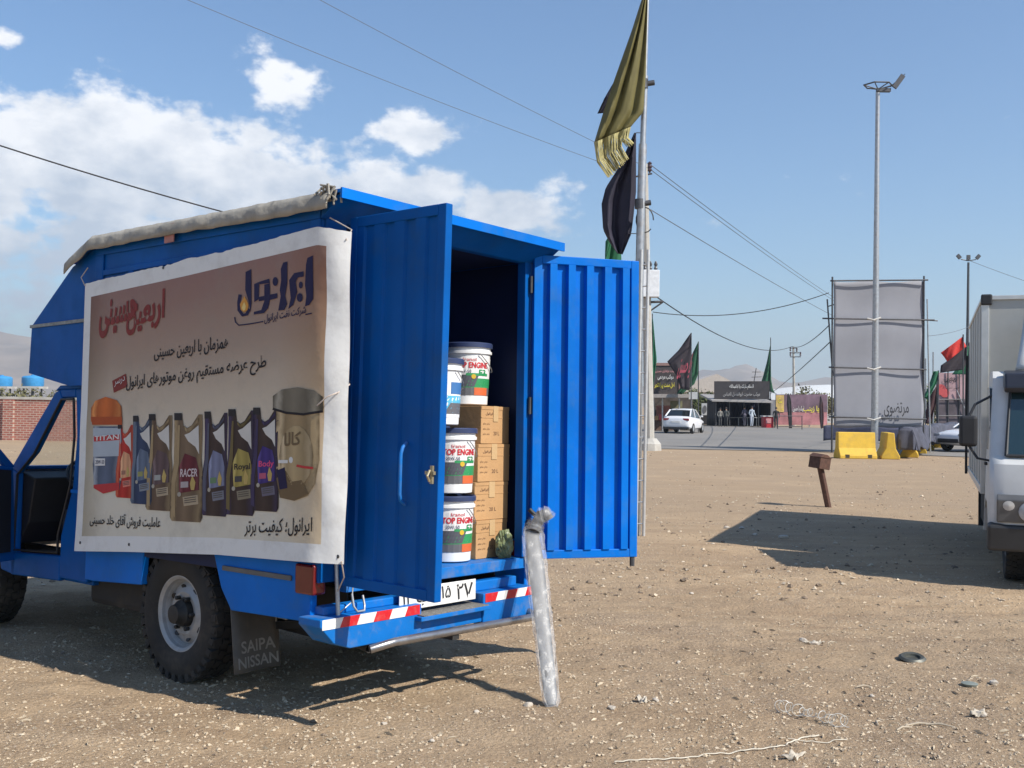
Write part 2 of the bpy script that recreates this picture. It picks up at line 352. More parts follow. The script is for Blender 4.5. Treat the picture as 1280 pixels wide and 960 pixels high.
# gravel and litter lying on the dirt: uncountable small pieces
def scatter_stones(name, n, smin, smax, m, reg, seed, label):
    r = np.random.default_rng(seed); x0, x1, y0, y1 = reg
    yy = y0*(y1/y0)**r.random(n*2); xx = r.uniform(-1, 1, n*2)*(yy*.56)+yy*.0; k = (xx > x0) & (xx < x1); xx, yy = xx[k][:n], yy[k][:n]; n = len(xx)
    dn = vnoise(xx, yy, .8, 11)+vnoise(xx, yy, 2.5, 3)*.7; keep = dn > r.uniform(-.75, .35, n); xx, yy = xx[keep], yy[keep]; n = len(xx)
    sz = smin*(smax/smin)**(r.random(n)**2.6)
    base = np.array([(1, 0, 0), (-1, 0, 0), (0, 1, 0), (0, -1, 0), (0, 0, 1), (0, 0, -1), (.6, .6, .6), (-.6, .55, .6)], float)
    tri = np.array([(0, 2, 6), (2, 4, 6), (4, 0, 6), (2, 1, 7), (1, 4, 7), (4, 2, 7), (1, 3, 4), (3, 0, 4), (2, 0, 5), (1, 2, 5), (3, 1, 5), (0, 3, 5)])
    V = base[None]*(1+r.uniform(-.35, .35, (n, 8, 3)))*sz[:, None, None]*np.stack([np.ones(n), r.uniform(.6, 1, n), r.uniform(.35, .8, n)], 1)[:, None, :]
    an = r.uniform(0, 6.28, n); c, s_ = np.cos(an)[:, None], np.sin(an)[:, None]
    X = V[..., 0]*c-V[..., 1]*s_; Y = V[..., 0]*s_+V[..., 1]*c
    P = np.stack([X+xx[:, None], Y+yy[:, None], V[..., 2]+(ground_z(xx, yy)+sz*.12)[:, None]], -1).reshape(-1, 3)
    F = (tri[None]+np.arange(n)[:, None, None]*8).reshape(-1, 3)
    me = bpy.data.meshes.new(name); me.from_pydata(P.tolist(), [], F.tolist()); me.materials.append(m)
    o = bpy.data.objects.new(name, me); COL.objects.link(o); return tag(o, label, kind='stuff')
scatter_stones('gravel', 75000, .003, .014, mat('gravel_tan', (.45, .36, .25), .9, var=.35, scale=9), (-8, 9, 3.6, 22), 1, 'fine tan gravel scattered over the dirt lot')
scatter_stones('gravel', 4500, .003, .015, mat('gravel_pale', (.52, .43, .315), .9, var=.25, scale=7), (-8, 9, 3.6, 22), 2, 'pale chips of stone scattered over the dirt lot')
scatter_stones('gravel', 2200, .004, .02, mat('gravel_dark', (.2, .15, .105), .9, var=.3, scale=7), (-8, 9, 3.6, 26), 3, 'dark brown clods scattered over the dirt lot')
scatter_stones('gravel', 5000, .008, .035, mat('gravel_pale', (.47, .385, .275)), (-16, 22, 9, 38), 21, 'scattered pale stones out on the far part of the lot')
scatter_stones('gravel', 3500, .008, .04, mat('gravel_dark', (.2, .15, .105)), (-16, 22, 9, 38), 22, 'scattered dark clods out on the far part of the lot')
def scatter_straw(n, seed):
    r = np.random.default_rng(seed); b = MB()
    for _ in range(n):
        y = 3.7*(14/3.7)**r.random(); x = r.uniform(-1, 1)*y*.55
        if r.random() < .5: x = abs(x)*.9+.2
        z = float(ground_z(x, y))+.004; L = r.uniform(.008, .035); an = r.uniform(0, 3.14); w = r.uniform(.001, .004)
        dx, dy = math.cos(an)*L, math.sin(an)*L; px_, py_ = -math.sin(an)*w, math.cos(an)*w; t = r.uniform(.004, .014)
        b.add([(x-dx, y-dy, z), (x+px_, y+py_, z+t), (x+dx, y+dy, z+t*.3), (x-px_, y-py_, z+.001), (x, y, z-.006)], [(0, 1, 2, 3), (0, 4, 1), (1, 4, 2), (2, 4, 3), (3, 4, 0)])
    return tag(b.build('litter', mat('straw_litter', (.47, .39, .28), .8, var=.3, scale=6)), 'pale straw and paper shreds littering the dirt', kind='stuff')
scatter_straw(420, 4)
def rock_mesh(seed, m):
    bm = bmesh.new(); bmesh.ops.create_icosphere(bm, subdivisions=2, radius=1); r = random.Random(seed)
    ph = [(Vector((r.uniform(-1, 1), r.uniform(-1, 1), r.uniform(-1, 1))).normalized(), r.uniform(.55, .95)) for _ in range(9)]
    for v in bm.verts:
        for n_, d in ph:
            k = v.co.dot(n_)
            if k > d: v.co -= n_*(k-d)
        v.co.z *= .62
    me = bpy.data.meshes.new('stone'); bm.to_mesh(me); bm.free(); me.materials.append(m); return me
stone_m = mat('pale_stone', (.5, .44, .36), .9, var=.2, scale=4, bump=.3, bscale=9)
rocks = [rock_mesh(k, stone_m) for k in range(4)]
big = [(979, 667, .07), (927, 655, .05), (1003, 799, .035), (660, 881, .03), (765, 887, .028), (943, 664, .045), (848, 822, .022), (908, 655, .05), (1243, 860, .035), (1225, 898, .035), (1018, 800, .03), (540, 925, .018), (480, 905, .017), (1090, 870, .02), (820, 878, .026), (596, 890, .018), (700, 780, .02), (865, 730, .024)]
for k, (x, y, s_) in enumerate(big):
    p = at(x, y, -.03 if y < 800 else 0.); o = bpy.data.objects.new('stone', rocks[k % 4]); COL.objects.link(o)
    o.location = (p.x, p.y, float(ground_z(p.x, p.y))+s_*.25); o.scale = (s_, s_*.8, s_*.8); o.rotation_euler = (0, 0, k*1.3)
    tag(o, 'small pale stone lying loose on the dirt', 'stone', 'loose pale stones on the dirt')

# ------------------------------------------------------------ the blue pickup with its cargo box
TF = Vector((-0.7697, 0.6380, -0.02214)).normalized()
TL = -(Vector((.64417, .76455, -.0225))-TF*TF.dot(Vector((.64417, .76455, -.0225)))).normalized(); TU = TF.cross(TL)
_g = at(232, 857, 0.); TO = _g-TL*.80
TM = Matrix(((TF.x, TL.x, TU.x, TO.x), (TF.y, TL.y, TU.y, TO.y), (TF.z, TL.z, TU.z, TO.z), (0, 0, 0, 1))); TMI = TM.inverted()
truck = thing('pickup_truck', 'blue pickup truck carrying a tall blue steel cargo box with open rear doors', 'pickup truck', M=TM)
def side_xz(px, py, Y=.885):              # pixel to (x, z) on the truck's left side plane
    d = TMI.to_3x3() @ ray(px, py); o = TMI @ CAM; t = (Y-o.y)/d.y; q = o+d*t; return q.x, q.z

HW = .86; RX = -1.10
prof = [(RX, .76), (RX, 2.46), (1.0, 2.49), (1.29, 2.39), (1.80, 2.05), (1.82, 1.74), (1.28, 1.645), (1.06, 1.645), (1.06, .76)]
for sg, nm in ((1, 'side_wall'), (-1, 'side_wall')):
    b = MB(); y0, y1 = (HW-.03, HW-.012) if sg > 0 else (-HW+.012, -HW+.03); b.prism(prof, y0, y1)
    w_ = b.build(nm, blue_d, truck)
    e0, e1 = (HW-.012, HW) if sg > 0 else (-HW, -HW+.012)
    b = MB()                                                    # raised frame rails and ribs
    b.prism([(RX, 2.40), (RX, 2.458), (.99, 2.488), (.99, 2.43)], e0, e1); b.box(RX, RX+.07, e0, e1, .76, 2.40)
    b.box(.90, .99, e0, e1, .76, 2.43); b.box(RX+.07, .90, e0, e1, .76, .82); b.box(RX+.07, .90, e0, e1, 2.30, 2.335)
    for k in range(5): b.box(-.72+k*.32, -.66+k*.32, e0, e1, .82, 2.30)
    b.build('frame_rail', blue_d, w_, bevel=.004)
    b = MB(); b.box(.99, 1.81, e0-.002*sg, e1-.002*sg, 2.035, 2.055); b.build('weld_seam', mat('weld_seam', (.22, .23, .22), .6, var=.3, scale=30), w_)
b = MB()                                                        # nose over the cab, bulkhead, floor
for (p, q) in ((2, 3), (3, 4), (4, 5), (5, 6), (6, 7)):
    (xa, za), (xb, zb) = prof[p], prof[q]; n_ = Vector((zb-za, 0, -(xb-xa))).normalized()*.012
    b.prism([(xa, za), (xb, zb), (xb+n_.x, zb+n_.z), (xa+n_.x, za+n_.z)], -HW+.032, HW-.032)
b.build('nose_panel', blue_d, truck)
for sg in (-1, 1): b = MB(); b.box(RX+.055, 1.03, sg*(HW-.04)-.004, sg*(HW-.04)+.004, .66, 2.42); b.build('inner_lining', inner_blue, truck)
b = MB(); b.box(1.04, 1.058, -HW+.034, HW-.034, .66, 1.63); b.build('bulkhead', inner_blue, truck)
b = MB(); b.box(RX+.002, 1.03, -HW+.034, .50, .595, .655); b.build('cargo_floor', blue_b, truck)
b = MB(); b.box(RX+.06, 1.03, .502, HW-.05, .655, .70); b.build('light_blocker', chassis, truck)  # added dark panel, blocks sunlight leaking past the narrowed floor
b = MB(); b.prism([(RX-.16, 2.505), (RX-.16, 2.52), (1.0, 2.535), (1.31, 2.425), (1.30, 2.412), (1.0, 2.505), (0, 2.498)], -HW-.012, HW+.012)
b.box(RX-.172, RX-.16, -HW-.012, HW+.012, 2.475, 2.525)
rf = b.build('roof', blue, truck)
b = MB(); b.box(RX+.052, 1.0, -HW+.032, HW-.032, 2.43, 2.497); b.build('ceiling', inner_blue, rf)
for sg in (-1, 1): b = MB(); b.prism([(RX-.01, 2.45), (RX-.01, 2.503), (1.0, 2.507), (1.0, 2.485)], sg*(HW-.031), sg*(HW-.001)); b.build('roof_rail', blue_d, rf)
b = MB(); b.prism([(RX-.155, 2.495), (RX-.012, 2.40), (RX-.012, 2.50)], -HW, HW); b.build('rain_hood', blue_d, rf)
b = MB(); b.box(RX-.012, RX+.05, -.70, .70, 2.40, 2.458); b.box(RX-.012, RX+.05, -HW+.033, -.70, .66, 2.458); b.box(RX-.012, RX+.05, .70, HW-.033, .66, 2.458)
b.build('rear_frame', blue_d, truck, bevel=.005)
b = MB(); b.box(RX-.022, RX+.03, -.66, .66, .60, .66); b.build('door_sill', blue_b, truck, bevel=.004)

def corrugated(w, h, depth, n, u0=.045, zf=.05, flip=1):
    """closed sheet with upright trapezoid ribs: local x = normal, y = width (0..w), z = height"""
    ys_ = [u0]; xs_ = [0]; p = (w-2*u0)/n
    for k in range(n):
        a = u0+k*p
        for f, d in ((.38, 0), (.45, 1), (.83, 1), (.90, 0)): ys_.append(a+p*f); xs_.append(d*depth)
    ys_.append(w-u0); xs_.append(0)
    prof_ = [(x, y) for x, y in zip(xs_, ys_)]+[(x+.004, y) for x, y in reversed(list(zip(xs_, ys_)))]
    b = MB(); b.prism([(x*flip, y) for x, y in prof_], zf, h-zf, axis='z'); return b
def cargo_door(sign, w, h, M, label, n, inner_frame):
    b = MB(); t = .042                                      # frame of square tube; y runs from the hinge to the free edge
    for (y0, y1, z0, z1) in ((0, .05, 0, h), (w-.05, w, 0, h), (.05, w-.05, 0, .05), (.05, w-.05, h-.05, h)):
        b.box(-t/2, t/2, sign*y0, sign*y1, z0, z1)
    d = b.build('cargo_door', blue if sign > 0 else blue_d, truck, bevel=.004); d.matrix_local = M; d['label'] = label  # sunlit right door takes the brighter blue, shaded left door the darker copy
    c = corrugated(w, h, .038 if sign > 0 else .012, n); Ms = Matrix.Diagonal((1, sign, 1, 1)); mb = MB(); mb.add(c.v, c.f, Ms @ Matrix.Translation((-.012, 0, 0)) if sign > 0 else Ms @ Matrix.Translation((-.017, 0, 0)))
    mb.build('corrugated_sheet', blue if sign > 0 else blue_d, d)
    for z in (.18, h/2, h-.18):
        hb = MB(); hb.lathe([(.011, z-.05), (.011, z+.05)], 10, M=Matrix.Translation((0, -sign*.012, 0))); hb.build('hinge', steel_d, d, smooth=40)
    return d
LDM = Matrix.Translation((RX-.035, .705, .645)) @ Matrix.Rotation(R(-91), 4, 'Z') @ Matrix.Rotation(R(1.1), 4, 'X')
ld = cargo_door(-1, .65, 1.77, LDM, 'left cargo door swung open with its plain side out, handle and padlock hasp', 4, False)
b = MB(); b.box(-.0235, -.0205, -.63, -.045, .05, 1.73); b.box(-.0255, -.0235, -.48, -.465, .07, 1.71) if False else None
hz = .545
b = MB(); b.tube([(-.02, -.445, hz-.13), (-.055, -.45, hz-.11), (-.062, -.45, hz-.08), (-.062, -.45, hz+.1), (-.052, -.45, hz+.13), (-.02, -.442, hz+.15)], .0085, 10)
b.build('handle', blue_b, ld, smooth=60)
b = MB(); b.box(-.036, -.022, -.635, -.58, .56, .575); b.box(-.034, -.022, -.625, -.61, .52, .60); b.tube([(-.035, -.61, .58), (-.05, -.61, .555), (-.035, -.61, .53)], .006, 8)
b.build('hasp', mat('worn_brass', (.4, .34, .22), .45, .6, var=.3, scale=40), ld)
RDM = Matrix.Translation((RX-.035, -.745, .65)) @ Matrix.Rotation(R(146), 4, 'Z')
rd = cargo_door(1, .672, 1.80, RDM, 'right cargo door folded far back, sunlit ribbed inside showing', 5, True)
b = MB(); b.tube([(.0, .648, .12), (.0, .648, -.055)], .016, 8); b.build('bolt', steel_d, rd, smooth=40)

# lower body: bed sides with wheel arch, sills, rub strip
for sg in (1, -1):
    y0, y1 = (.79, .83) if sg > 0 else (-.83, -.79)
    b = MB(); b.prism([(.42, .50), (.40, .75), (1.05, .75), (1.05, .47), (.95, .47)], y0, y1); b.build('bed_side', blue, truck, bevel=.006)
    b = MB(); b.prism([(-1.06, .47), (-1.06, .60), (-1.06, .75), (-.26, .75), (-.34, .56), (-.43, .455)], y0, y1)
    #b.prism([(.42, .50), (.40, .75), (1.05, .75), (1.05, .47), (.95, .47)], y0, y1)
    bs = b.build('bed_side', blue, truck, bevel=.006)
    b = MB(); e0, e1 = (.83, .842) if sg > 0 else (-.842, -.83); b.box(-.92, -.36, e0, e1, .655, .68); b.build('rub_strip', mat('rub_strip_grey', (.12, .12, .12), .6), bs, bevel=.003)
    b = MB(); b.prism([(-.9, .45), (-.4, .50), (-.30, .58), (-.2, .72), (.35, .72), (.4, .5), (1.0, .47), (1.0, .40), (1.3, .40), (1.3, .59), (-1.0, .59), (-1.0, .45)], y0-sg*.25, y0-sg*.24); b.build('inner_fender', chassis, truck)
    b = MB(); b.box(RX+.005, -.955, sg*.765, sg*.847, .60, .745); tl = b.build('tail_light', redlens, truck, bevel=.012)
    b = MB(); b.box(RX+.001, -1.09, sg*.775, sg*.83, .665, .672); b.build('lens_divider', black, tl)
b = MB()                                                        # chassis rails, axle, springs, fuel tank
for sg in (1, -1):
    b.box(-1.05, 3.4, sg*.42-.04, sg*.42+.04, .40, .54); b.prism([(-.7, .40), (0, .30), (.7, .42), (.7, .38), (0, .26), (-.7, .36)], sg*.5-.035, sg*.5+.035)
b.tube([(0, -.72, .37), (0, .72, .37)], .05, 10); b.lathe([(.02, -.14), (.13, -.1), (.15, 0), (.13, .1), (.02, .14)], 16, M=Matrix.Translation((0, 0, .37)) @ Matrix.Rotation(R(90), 4, 'Y'))
b.box(.6, .9, -.4, .4, .42, .52); b.box(-.9, -.8, -.4, .4, .42, .52); b.build('chassis', chassis, truck)
b = MB(); b.box(.55, 1.2, .46, .72, .30, .56); b.build('fuel_tank', chassis, truck, bevel=.04)
b = MB(); b.tube([(-.3, .45, .33), (-.8, .5, .33), (-1.10, .52, .33), (-1.15, .525, .32)], .026, 12, caps=False); b.build('exhaust_pipe', chassis, truck, smooth=50, solid=.004)

# rear bumper with hazard tape, step and tow bar
BX = -1.20
b = MB(); b.prism([(.885, .47), (.885, .505), (.22, .505), (.22, .35), (.70, .35), (.80, .385)], BX, RX+.06, axis='x')
b.prism([(-.26, .505), (-.70, .505), (-.72, .49), (-.72, .36), (-.70, .345), (-.26, .345)], BX, RX+.06, axis='x')
b.box(BX+.01, RX+.06, -.26, .22, .352, .42)
bmp = b.build('rear_bumper', blue_b, truck, bevel=.005)
b = MB(); b.box(RX-.02, RX+.05, .24, .80, .505, .545); b.build('bumper_bracket', blue_b, bmp, bevel=.006)
b = MB(); b.box(RX-.02, RX+.05, -.64, -.28, .505, .56); b.build('bumper_bracket', blue_b, bmp, bevel=.006)
b = MB(); b.box(BX-.05, BX+.02, -.27, .27, .425, .448); st = b.build('step', blue_b, bmp, bevel=.004)
b = MB(); b.box(BX-.048, RX+.02, -.25, .25, .4485, .453); b.build('step_tread', mat('worn_step_tread', (.2, .19, .17), .7, .3, var=.3, scale=50, bump=.5, bscale=90), st)
def stripes(y0, y1, n, first):
    for k in range(n):
        a, c = y0+(y1-y0)*k/n, y0+(y1-y0)*(k+1)/n; sl_ = -.022
        pl = [(a, .456), (c, .456), (c+sl_, .5035), (a+sl_, .5035)]
        if k == 0: pl = [(a, .456), (c, .456), (c+sl_, .5035), (a, .5035)]
        if k == n-1: pl = [(a, .456), (c, .456), (c, .5035), (a+sl_, .5035)]
        b = MB(); b.prism(pl, BX-.0025, BX-.0005, axis='x'); b.build('hazard_stripe', red if (k+first) % 2 else tapewhite, bmp)
stripes(.875, .235, 6, 0); stripes(-.275, -.705, 5, 1)
b = MB(); b.tube([(BX-.03, .60, .335), (BX-.07, .52, .355), (BX-.075, .48, .36), (BX-.075, -.60, .345), (BX-.065, -.64, .345), (BX-.0, -.66, .36)], .021, 12); b.build('tow_bar', chrome, truck, smooth=50)
b = MB(); b.box(BX-.08, BX+.06, .02, .07, .31, .345); b.build('tow_bracket', chassis, truck); b = MB(); b.box(BX-.08, BX+.06, -.3, -.25, .33, .35); b.build('tow_bracket', chassis, truck)
b = MB(); b.tube([(RX-.06, .66, .60), (RX-.075, .66, .54), (RX-.085, .645, .515), (RX-.085, .60, .515), (RX-.075, .59, .54), (RX-.06, .59, .585)], .006, 8); b.build('shackle', steel, truck, smooth=50)
b = MB(); b.tube([(RX-.05, .735, .50), (RX-.03, .735, .75)], .011, 8); b.tube([(RX-.05, .735, .51), (RX-.06, .66, .56), (RX-.05, .64, .70)], .004, 6); b.build('tie_rod', steel, truck, smooth=50)
b = MB(); b.box(RX-.06, RX-.055, -.24, .34, .475, .585); pl = b.build('number_plate', tapewhite, truck, bevel=.002)
inkp = mat('plate_ink', (.02, .02, .022), .5)
text_on('۵۱۸ ب ۲۱', lambda x, y: (RX-.0615, .32-x, .487+y), 0, .36, 0, .085, inkp, pl, bold=.012)
text_on('۷۲', lambda x, y: (RX-.0615, -.085-x, .487+y), 0, .13, 0, .085, inkp, pl, bold=.012)

# wheels
def make_wheel(parent, mirror=1):
    r = .37; w = .20; root = None
    prof_ = [(.205, -w/2+.02), (.225, -w/2+.005), (.28, -w/2-.004), (.325, -w/2+.002), (.352, -w/2+.02), (.360, -w/2+.04), (.361, w/2-.04), (.352, w/2-.02), (.325, w/2-.002), (.28, w/2+.004), (.225, w/2-.005), (.205, w/2-.02)]
    b = MB(); b.lathe(prof_, 56, axis='y', closed=True); ty = b.build('wheel', rubber, parent, smooth=50)
    b = MB(); n = 34                                        # chunky tread blocks and shoulder lugs
    for k in range(n):
        for q, (yc, hw_, off) in enumerate(((-.072, .022, 0), (-.024, .019, .5), (.024, .019, 0), (.072, .022, .5))):
            a = 2*math.pi*(k+off)/n; M_ = Matrix.Rotation(a, 4, 'Y')
            b.box(.357 if abs(yc) < .05 else .350, .371, yc-hw_, yc+hw_, -.026, .026, M=M_ @ Matrix.Rotation(R(12 if q % 2 else -12), 4, 'X'))
        a = 2*math.pi*k/n
        for s_ in (-1, 1): b.box(.325, .362, s_*.092-.006, s_*.092+.006, -.017, .017, M=Matrix.Rotation(a+.05, 4, 'Y'))
    tag(b.build('tread', rubber, ty), kind='stuff')
    b = MB(); pr = [(.02, .02), (.075, .022), (.085, .045), (.115, .052), (.150, .03), (.170, .02), (.178, .045), (.190, .062), (.207, .072), (.210, .082), (.203, .082), (.187, .070), (.172, .012), (.15, .018), (.11, .04), (.02, .01)]
    b.lathe([(x, y*1.0) for x, y in pr], 40, axis='y'); b.lathe([(.172, .03), (.19, -.09), (.2, -.09), (.18, .03)], 40, axis='y', closed=True); rm = b.build('rim', rimgrey, ty, smooth=35)
    for k in range(8):
        b = MB(); M_ = Matrix.Rotation(2*math.pi*k/8+.2, 4, 'Y') @ Matrix.Translation((.142, .036, 0)) @ Matrix.Rotation(R(32), 4, 'Z')
        b.lathe([(.0165, -.004), (.0175, .003), (.002, .0031)], 14, axis='y', M=M_); b.build('vent_shade_disc', black, rm)  # black discs laid on the rim stand in for the shade of its holes
    b = MB(); b.lathe([(.075, .03), (.072, .075), (.058, .09), (.05, .12), (.02, .125)], 20, axis='y')
    for k in range(6): b.lathe([(.012, .05), (.012, .075), (.004, .08)], 6, axis='y', M=Matrix.Rotation(2*math.pi*k/6, 4, 'Y') @ Matrix.Translation((.092, 0, 0)))
    b.build('hub', mat('hub_black', (.03, .03, .03), .6, .3, var=.3, dirt=(.12, .1, .08), dscale=20), rm, smooth=35)
    return ty
w0 = make_wheel(truck); w0.location = (.11, .70, .37)
for (X, Y) in ((.11, -.70), (2.65, .68), (2.65, -.68)):
    c = copy_tree(w0, truck); c.location = (X, Y, .37 if X < 1 else .36); c.rotation_euler = (0, X*.3, math.pi if Y < 0 else 0)
b = MB(); b.box(-.0, .0, 0, 0, 0, 0) if False else None
for sg in (1, -1):
    def flap(u, v): return (-.40-.05*(1-v)+.012*math.sin(u*5), sg*(.52+.30*u), .13+.36*v)
    b = MB(); b.grid(flap, 6, 6); fl = b.build('mud_flap', mat('mud_flap_grey', (.085, .08, .072), .8, var=.15, dirt=(.2, .165, .12), dscale=6, damt=.6), truck, solid=.008, smooth=60)
    inkf = mat('mud_flap_print', (.24, .23, .21), .8, var=.2, dirt=(.18, .15, .12), dscale=25, damt=.6)
    tf = lambda x, y: (flap(1-x if sg > 0 else x, y)[0]-.006, flap(1-x, y)[1] if sg > 0 else -(.52+.30*(1-x)), flap(0, y)[2])
    text_on('SAIPA', tf, .16, .92, .27, .44, inkf, fl, fa=False, bold=.015); text_on('NISSAN', tf, .08, .96, .06, .22, inkf, fl, fa=False, bold=.015)

# cab: open driver side seen through, far door closed with its window down
b = MB()
for sg in (1, -1):
    y0, y1 = (.76, .80) if sg > 0 else (-.80, -.76)
    b.prism([(1.08, .44), (1.08, 1.63), (1.29, 1.63), (1.26, 1.33), (1.29, 1.02), (1.36, .85), (1.42, .70), (1.42, .44)], y0, y1)
    b.prism([(1.29, 1.575), (1.29, 1.63), (1.50, 1.63), (1.46, 1.575)], y0, y1)
    b.prism([(1.46, 1.575), (1.50, 1.63), (1.56, 1.61), (2.13, 1.11), (2.02, 1.08), (1.80, 1.22)], y0, y1)
    b.prism([(1.42, .42), (1.42, .58), (2.08, .55), (2.08, .40)], y0, y1)
    b.prism([(2.02, .40), (2.02, 1.08), (2.13, 1.11), (3.45, 1.0), (3.5, .6), (3.45, .45), (3.12, .45), (3.02, .66), (2.85, .80), (2.55, .82), (2.32, .70), (2.22, .42)], y0, y1)
b.box(1.08, 1.12, -.76, .76, .44, 1.63); b.prism([(1.08, 1.63), (1.08, 1.655), (1.5, 1.655), (1.57, 1.62), (1.5, 1.63)], -.80, .80)
b.prism([(2.10, 1.10), (2.12, 1.13), (3.42, 1.03), (3.5, .95), (3.5, .62), (3.47, .62), (3.45, .95), (3.4, 1.0)], -.76, .76)
b.box(1.08, 2.1, -.76, .76, .42, .47)
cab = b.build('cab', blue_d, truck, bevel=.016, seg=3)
b = MB(); b.tube([(1.30, .806, 1.565), (1.455, .806, 1.565), (1.795, .806, 1.21), (2.015, .806, 1.07), (2.03, .806, .57), (1.44, .806, .60), (1.44, .806, .71), (1.375, .806, .86), (1.305, .806, 1.03), (1.275, .806, 1.33), (1.30, .806, 1.565)], .009, 6); b.build('door_seal', black, cab)
b = MB(); b.box(1.10, 1.30, .801, .806, .98, 1.0); b.build('body_crease', blue, cab)
b = MB(); b.prism([(1.36, .47), (1.30, 1.0), (1.27, 1.20), (1.85, 1.16), (2.0, 1.08), (2.03, .5)], -.835, -.795); fd = b.build('door', mat('cab_door_inner', (.01, .012, .02), .7), cab)
b = MB(); b.box(1.52, 1.64, -.795, -.775, 1.02, 1.05); b.build('door_handle', chrome, fd, bevel=.004)
DM = Matrix.Translation((2.06, .80, 0)) @ Matrix.Rotation(R(-68), 4, 'Z')
b = MB(); b.prism([(-.80, .5), (-.76, 1.2), (-.05, 1.12), (0, .5)], -.03, .03); 
for p_ in (((-.76, 1.2), (-.74, 1.58), (-.70, 1.58), (-.72, 1.2)), ((-.74, 1.54), (-.74, 1.59), (-.55, 1.59), (-.58, 1.54)), ((-.58, 1.55), (-.55, 1.59), (-.02, 1.12), (-.10, 1.12))): b.prism(p_, -.02, .02)
dd = b.build('door', blue_d, cab, bevel=.006); dd.matrix_local = DM; dd['label'] = 'driver door swung open towards the front wheel'
b = MB(); b.prism([(-.72, .56), (-.70, 1.15), (-.08, 1.1), (-.06, .56)], -.042, -.031); b.build('door_lining', mat('cab_door_inner', (.01, .012, .02)), dd)
b = MB(); b.box(1.16, 1.62, -.70, .70, .60, .86); b.prism([(1.14, .86), (1.16, 1.36), (1.26, 1.36), (1.34, .86)], -.70, .70); b.build('bench_seat', mat('seat_vinyl', (.02, .02, .022), .7), cab, bevel=.03)
b = MB(); b.prism([(1.95, .75), (1.88, 1.05), (2.08, 1.09), (2.08, .6)], -.755, .755); b.build('dashboard', black, cab, bevel=.01)
b = MB(); b.lathe([(.205+.013*math.cos(k*math.pi/4), .013*math.sin(k*math.pi/4)) for k in range(8)], 28, closed=True, M=Matrix.Translation((1.74, .38, 1.04)) @ Matrix.Rotation(R(-38), 4, 'Y'))
b.tube([(1.74, .38, 1.04), (2.0, .38, .84)], .02, 8); b.box(1.55, 1.95, .365, .395, 1.03, 1.05, M=Matrix.Translation((1.74, 0, 1.04)) @ Matrix.Rotation(R(-38), 4, 'Y') @ Matrix.Translation((-1.74, 0, -1.04))); b.build('steering_wheel', black, cab, smooth=50)
b = MB(); b.add([(1.57, -.74, 1.61), (1.57, .74, 1.61), (2.11, .74, 1.125), (2.11, -.74, 1.125)], [(0, 1, 2, 3)]); b.build('windscreen', mat('clear_glass', (.9, .95, .95), .02, var=0, trans=1.), cab, solid=.006)
for sg in (1, -1):
    b = MB(); b.lathe([(.085, 0), (.08, .02), (.05, .03), (.001, .034)], 20, axis='x', M=Matrix.Translation((3.5, sg*.6, .8))); b.build('headlight', mat('lamp_glass', (.7, .72, .72), .1, var=.02), cab, smooth=40)
b = MB(); b.box(3.47, 3.51, -.46, .46, .70, .92); b.build('grille', black, cab); b = MB(); b.box(3.52, 3.62, -.82, .82, .42, .56); b.build('front_bumper', chrome, cab, bevel=.02)

# grey tarpaulin folded along the roof edge
tarp_m = mat('grey_tarpaulin', (.30, .275, .23), .85, var=.2, scale=7, dirt=(.46, .43, .37), dscale=6, damt=.55, bump=.5, bscale=14)
def tarp(u, v):
    X = RX-.10+u*2.5; kz = np.interp(X, [-1.3, 1.0, 1.29, 1.8], [2.50, 2.535, 2.425, 2.07]); s_ = v*.585
    wv = .007*math.sin(u*31)+.006*math.sin(u*57+v*9)+.005*math.sin(u*93)
    if X > 1.30: X = 1.30+(X-1.30)*.25; kz = np.interp(X, [-1.3, 1.0, 1.29, 1.8], [2.50, 2.535, 2.425, 2.07])
    edge = HW+.018
    if s_ < .50: Y = edge-.50+s_; Zz = kz+.012+.012*math.sin(min(1, s_/.5)*math.pi)*(.5+.5*math.sin(u*17+2))+abs(wv)*.3
    else: Y = edge+.014+wv*.5+.01*math.sin((s_-.5)*20); Zz = kz+.014-(s_-.50)*(1.02+.05*math.sin(u*9)+.02*math.sin(u*71))
    return (X, Y, Zz)
b = MB(); b.grid(tarp, 110, 20); tp = b.build('roof_tarpaulin', tarp_m, None, solid=.006, smooth=60); tp.matrix_world = TM
tag(tp, 'dirty grey tarpaulin folded along the roof edge of the blue cargo box', 'tarpaulin')
b = MB()
for k in range(26):
    r_ = random.Random(k); p0 = Vector((RX-.08+r_.uniform(-.05, .05), HW+r_.uniform(-.03, .03), 2.52+r_.uniform(-.02, .02)))
    b.tube([p0, p0+Vector((r_.uniform(-.04, .03), r_.uniform(-.01, .03), r_.uniform(-.02, .02))), p0+Vector((r_.uniform(-.05, .04), r_.uniform(-.02, .04), r_.uniform(-.07, .005)))], .0055, 5)
b.build('frayed_knot', tarp_m, tp)
b = MB(); b.box(.10, .19, HW+.026, HW+.032, 2.415, 2.52); b.build('pink_strap', mat('pink_strap', (.45, .2, .17), .8, var=.2), tp)

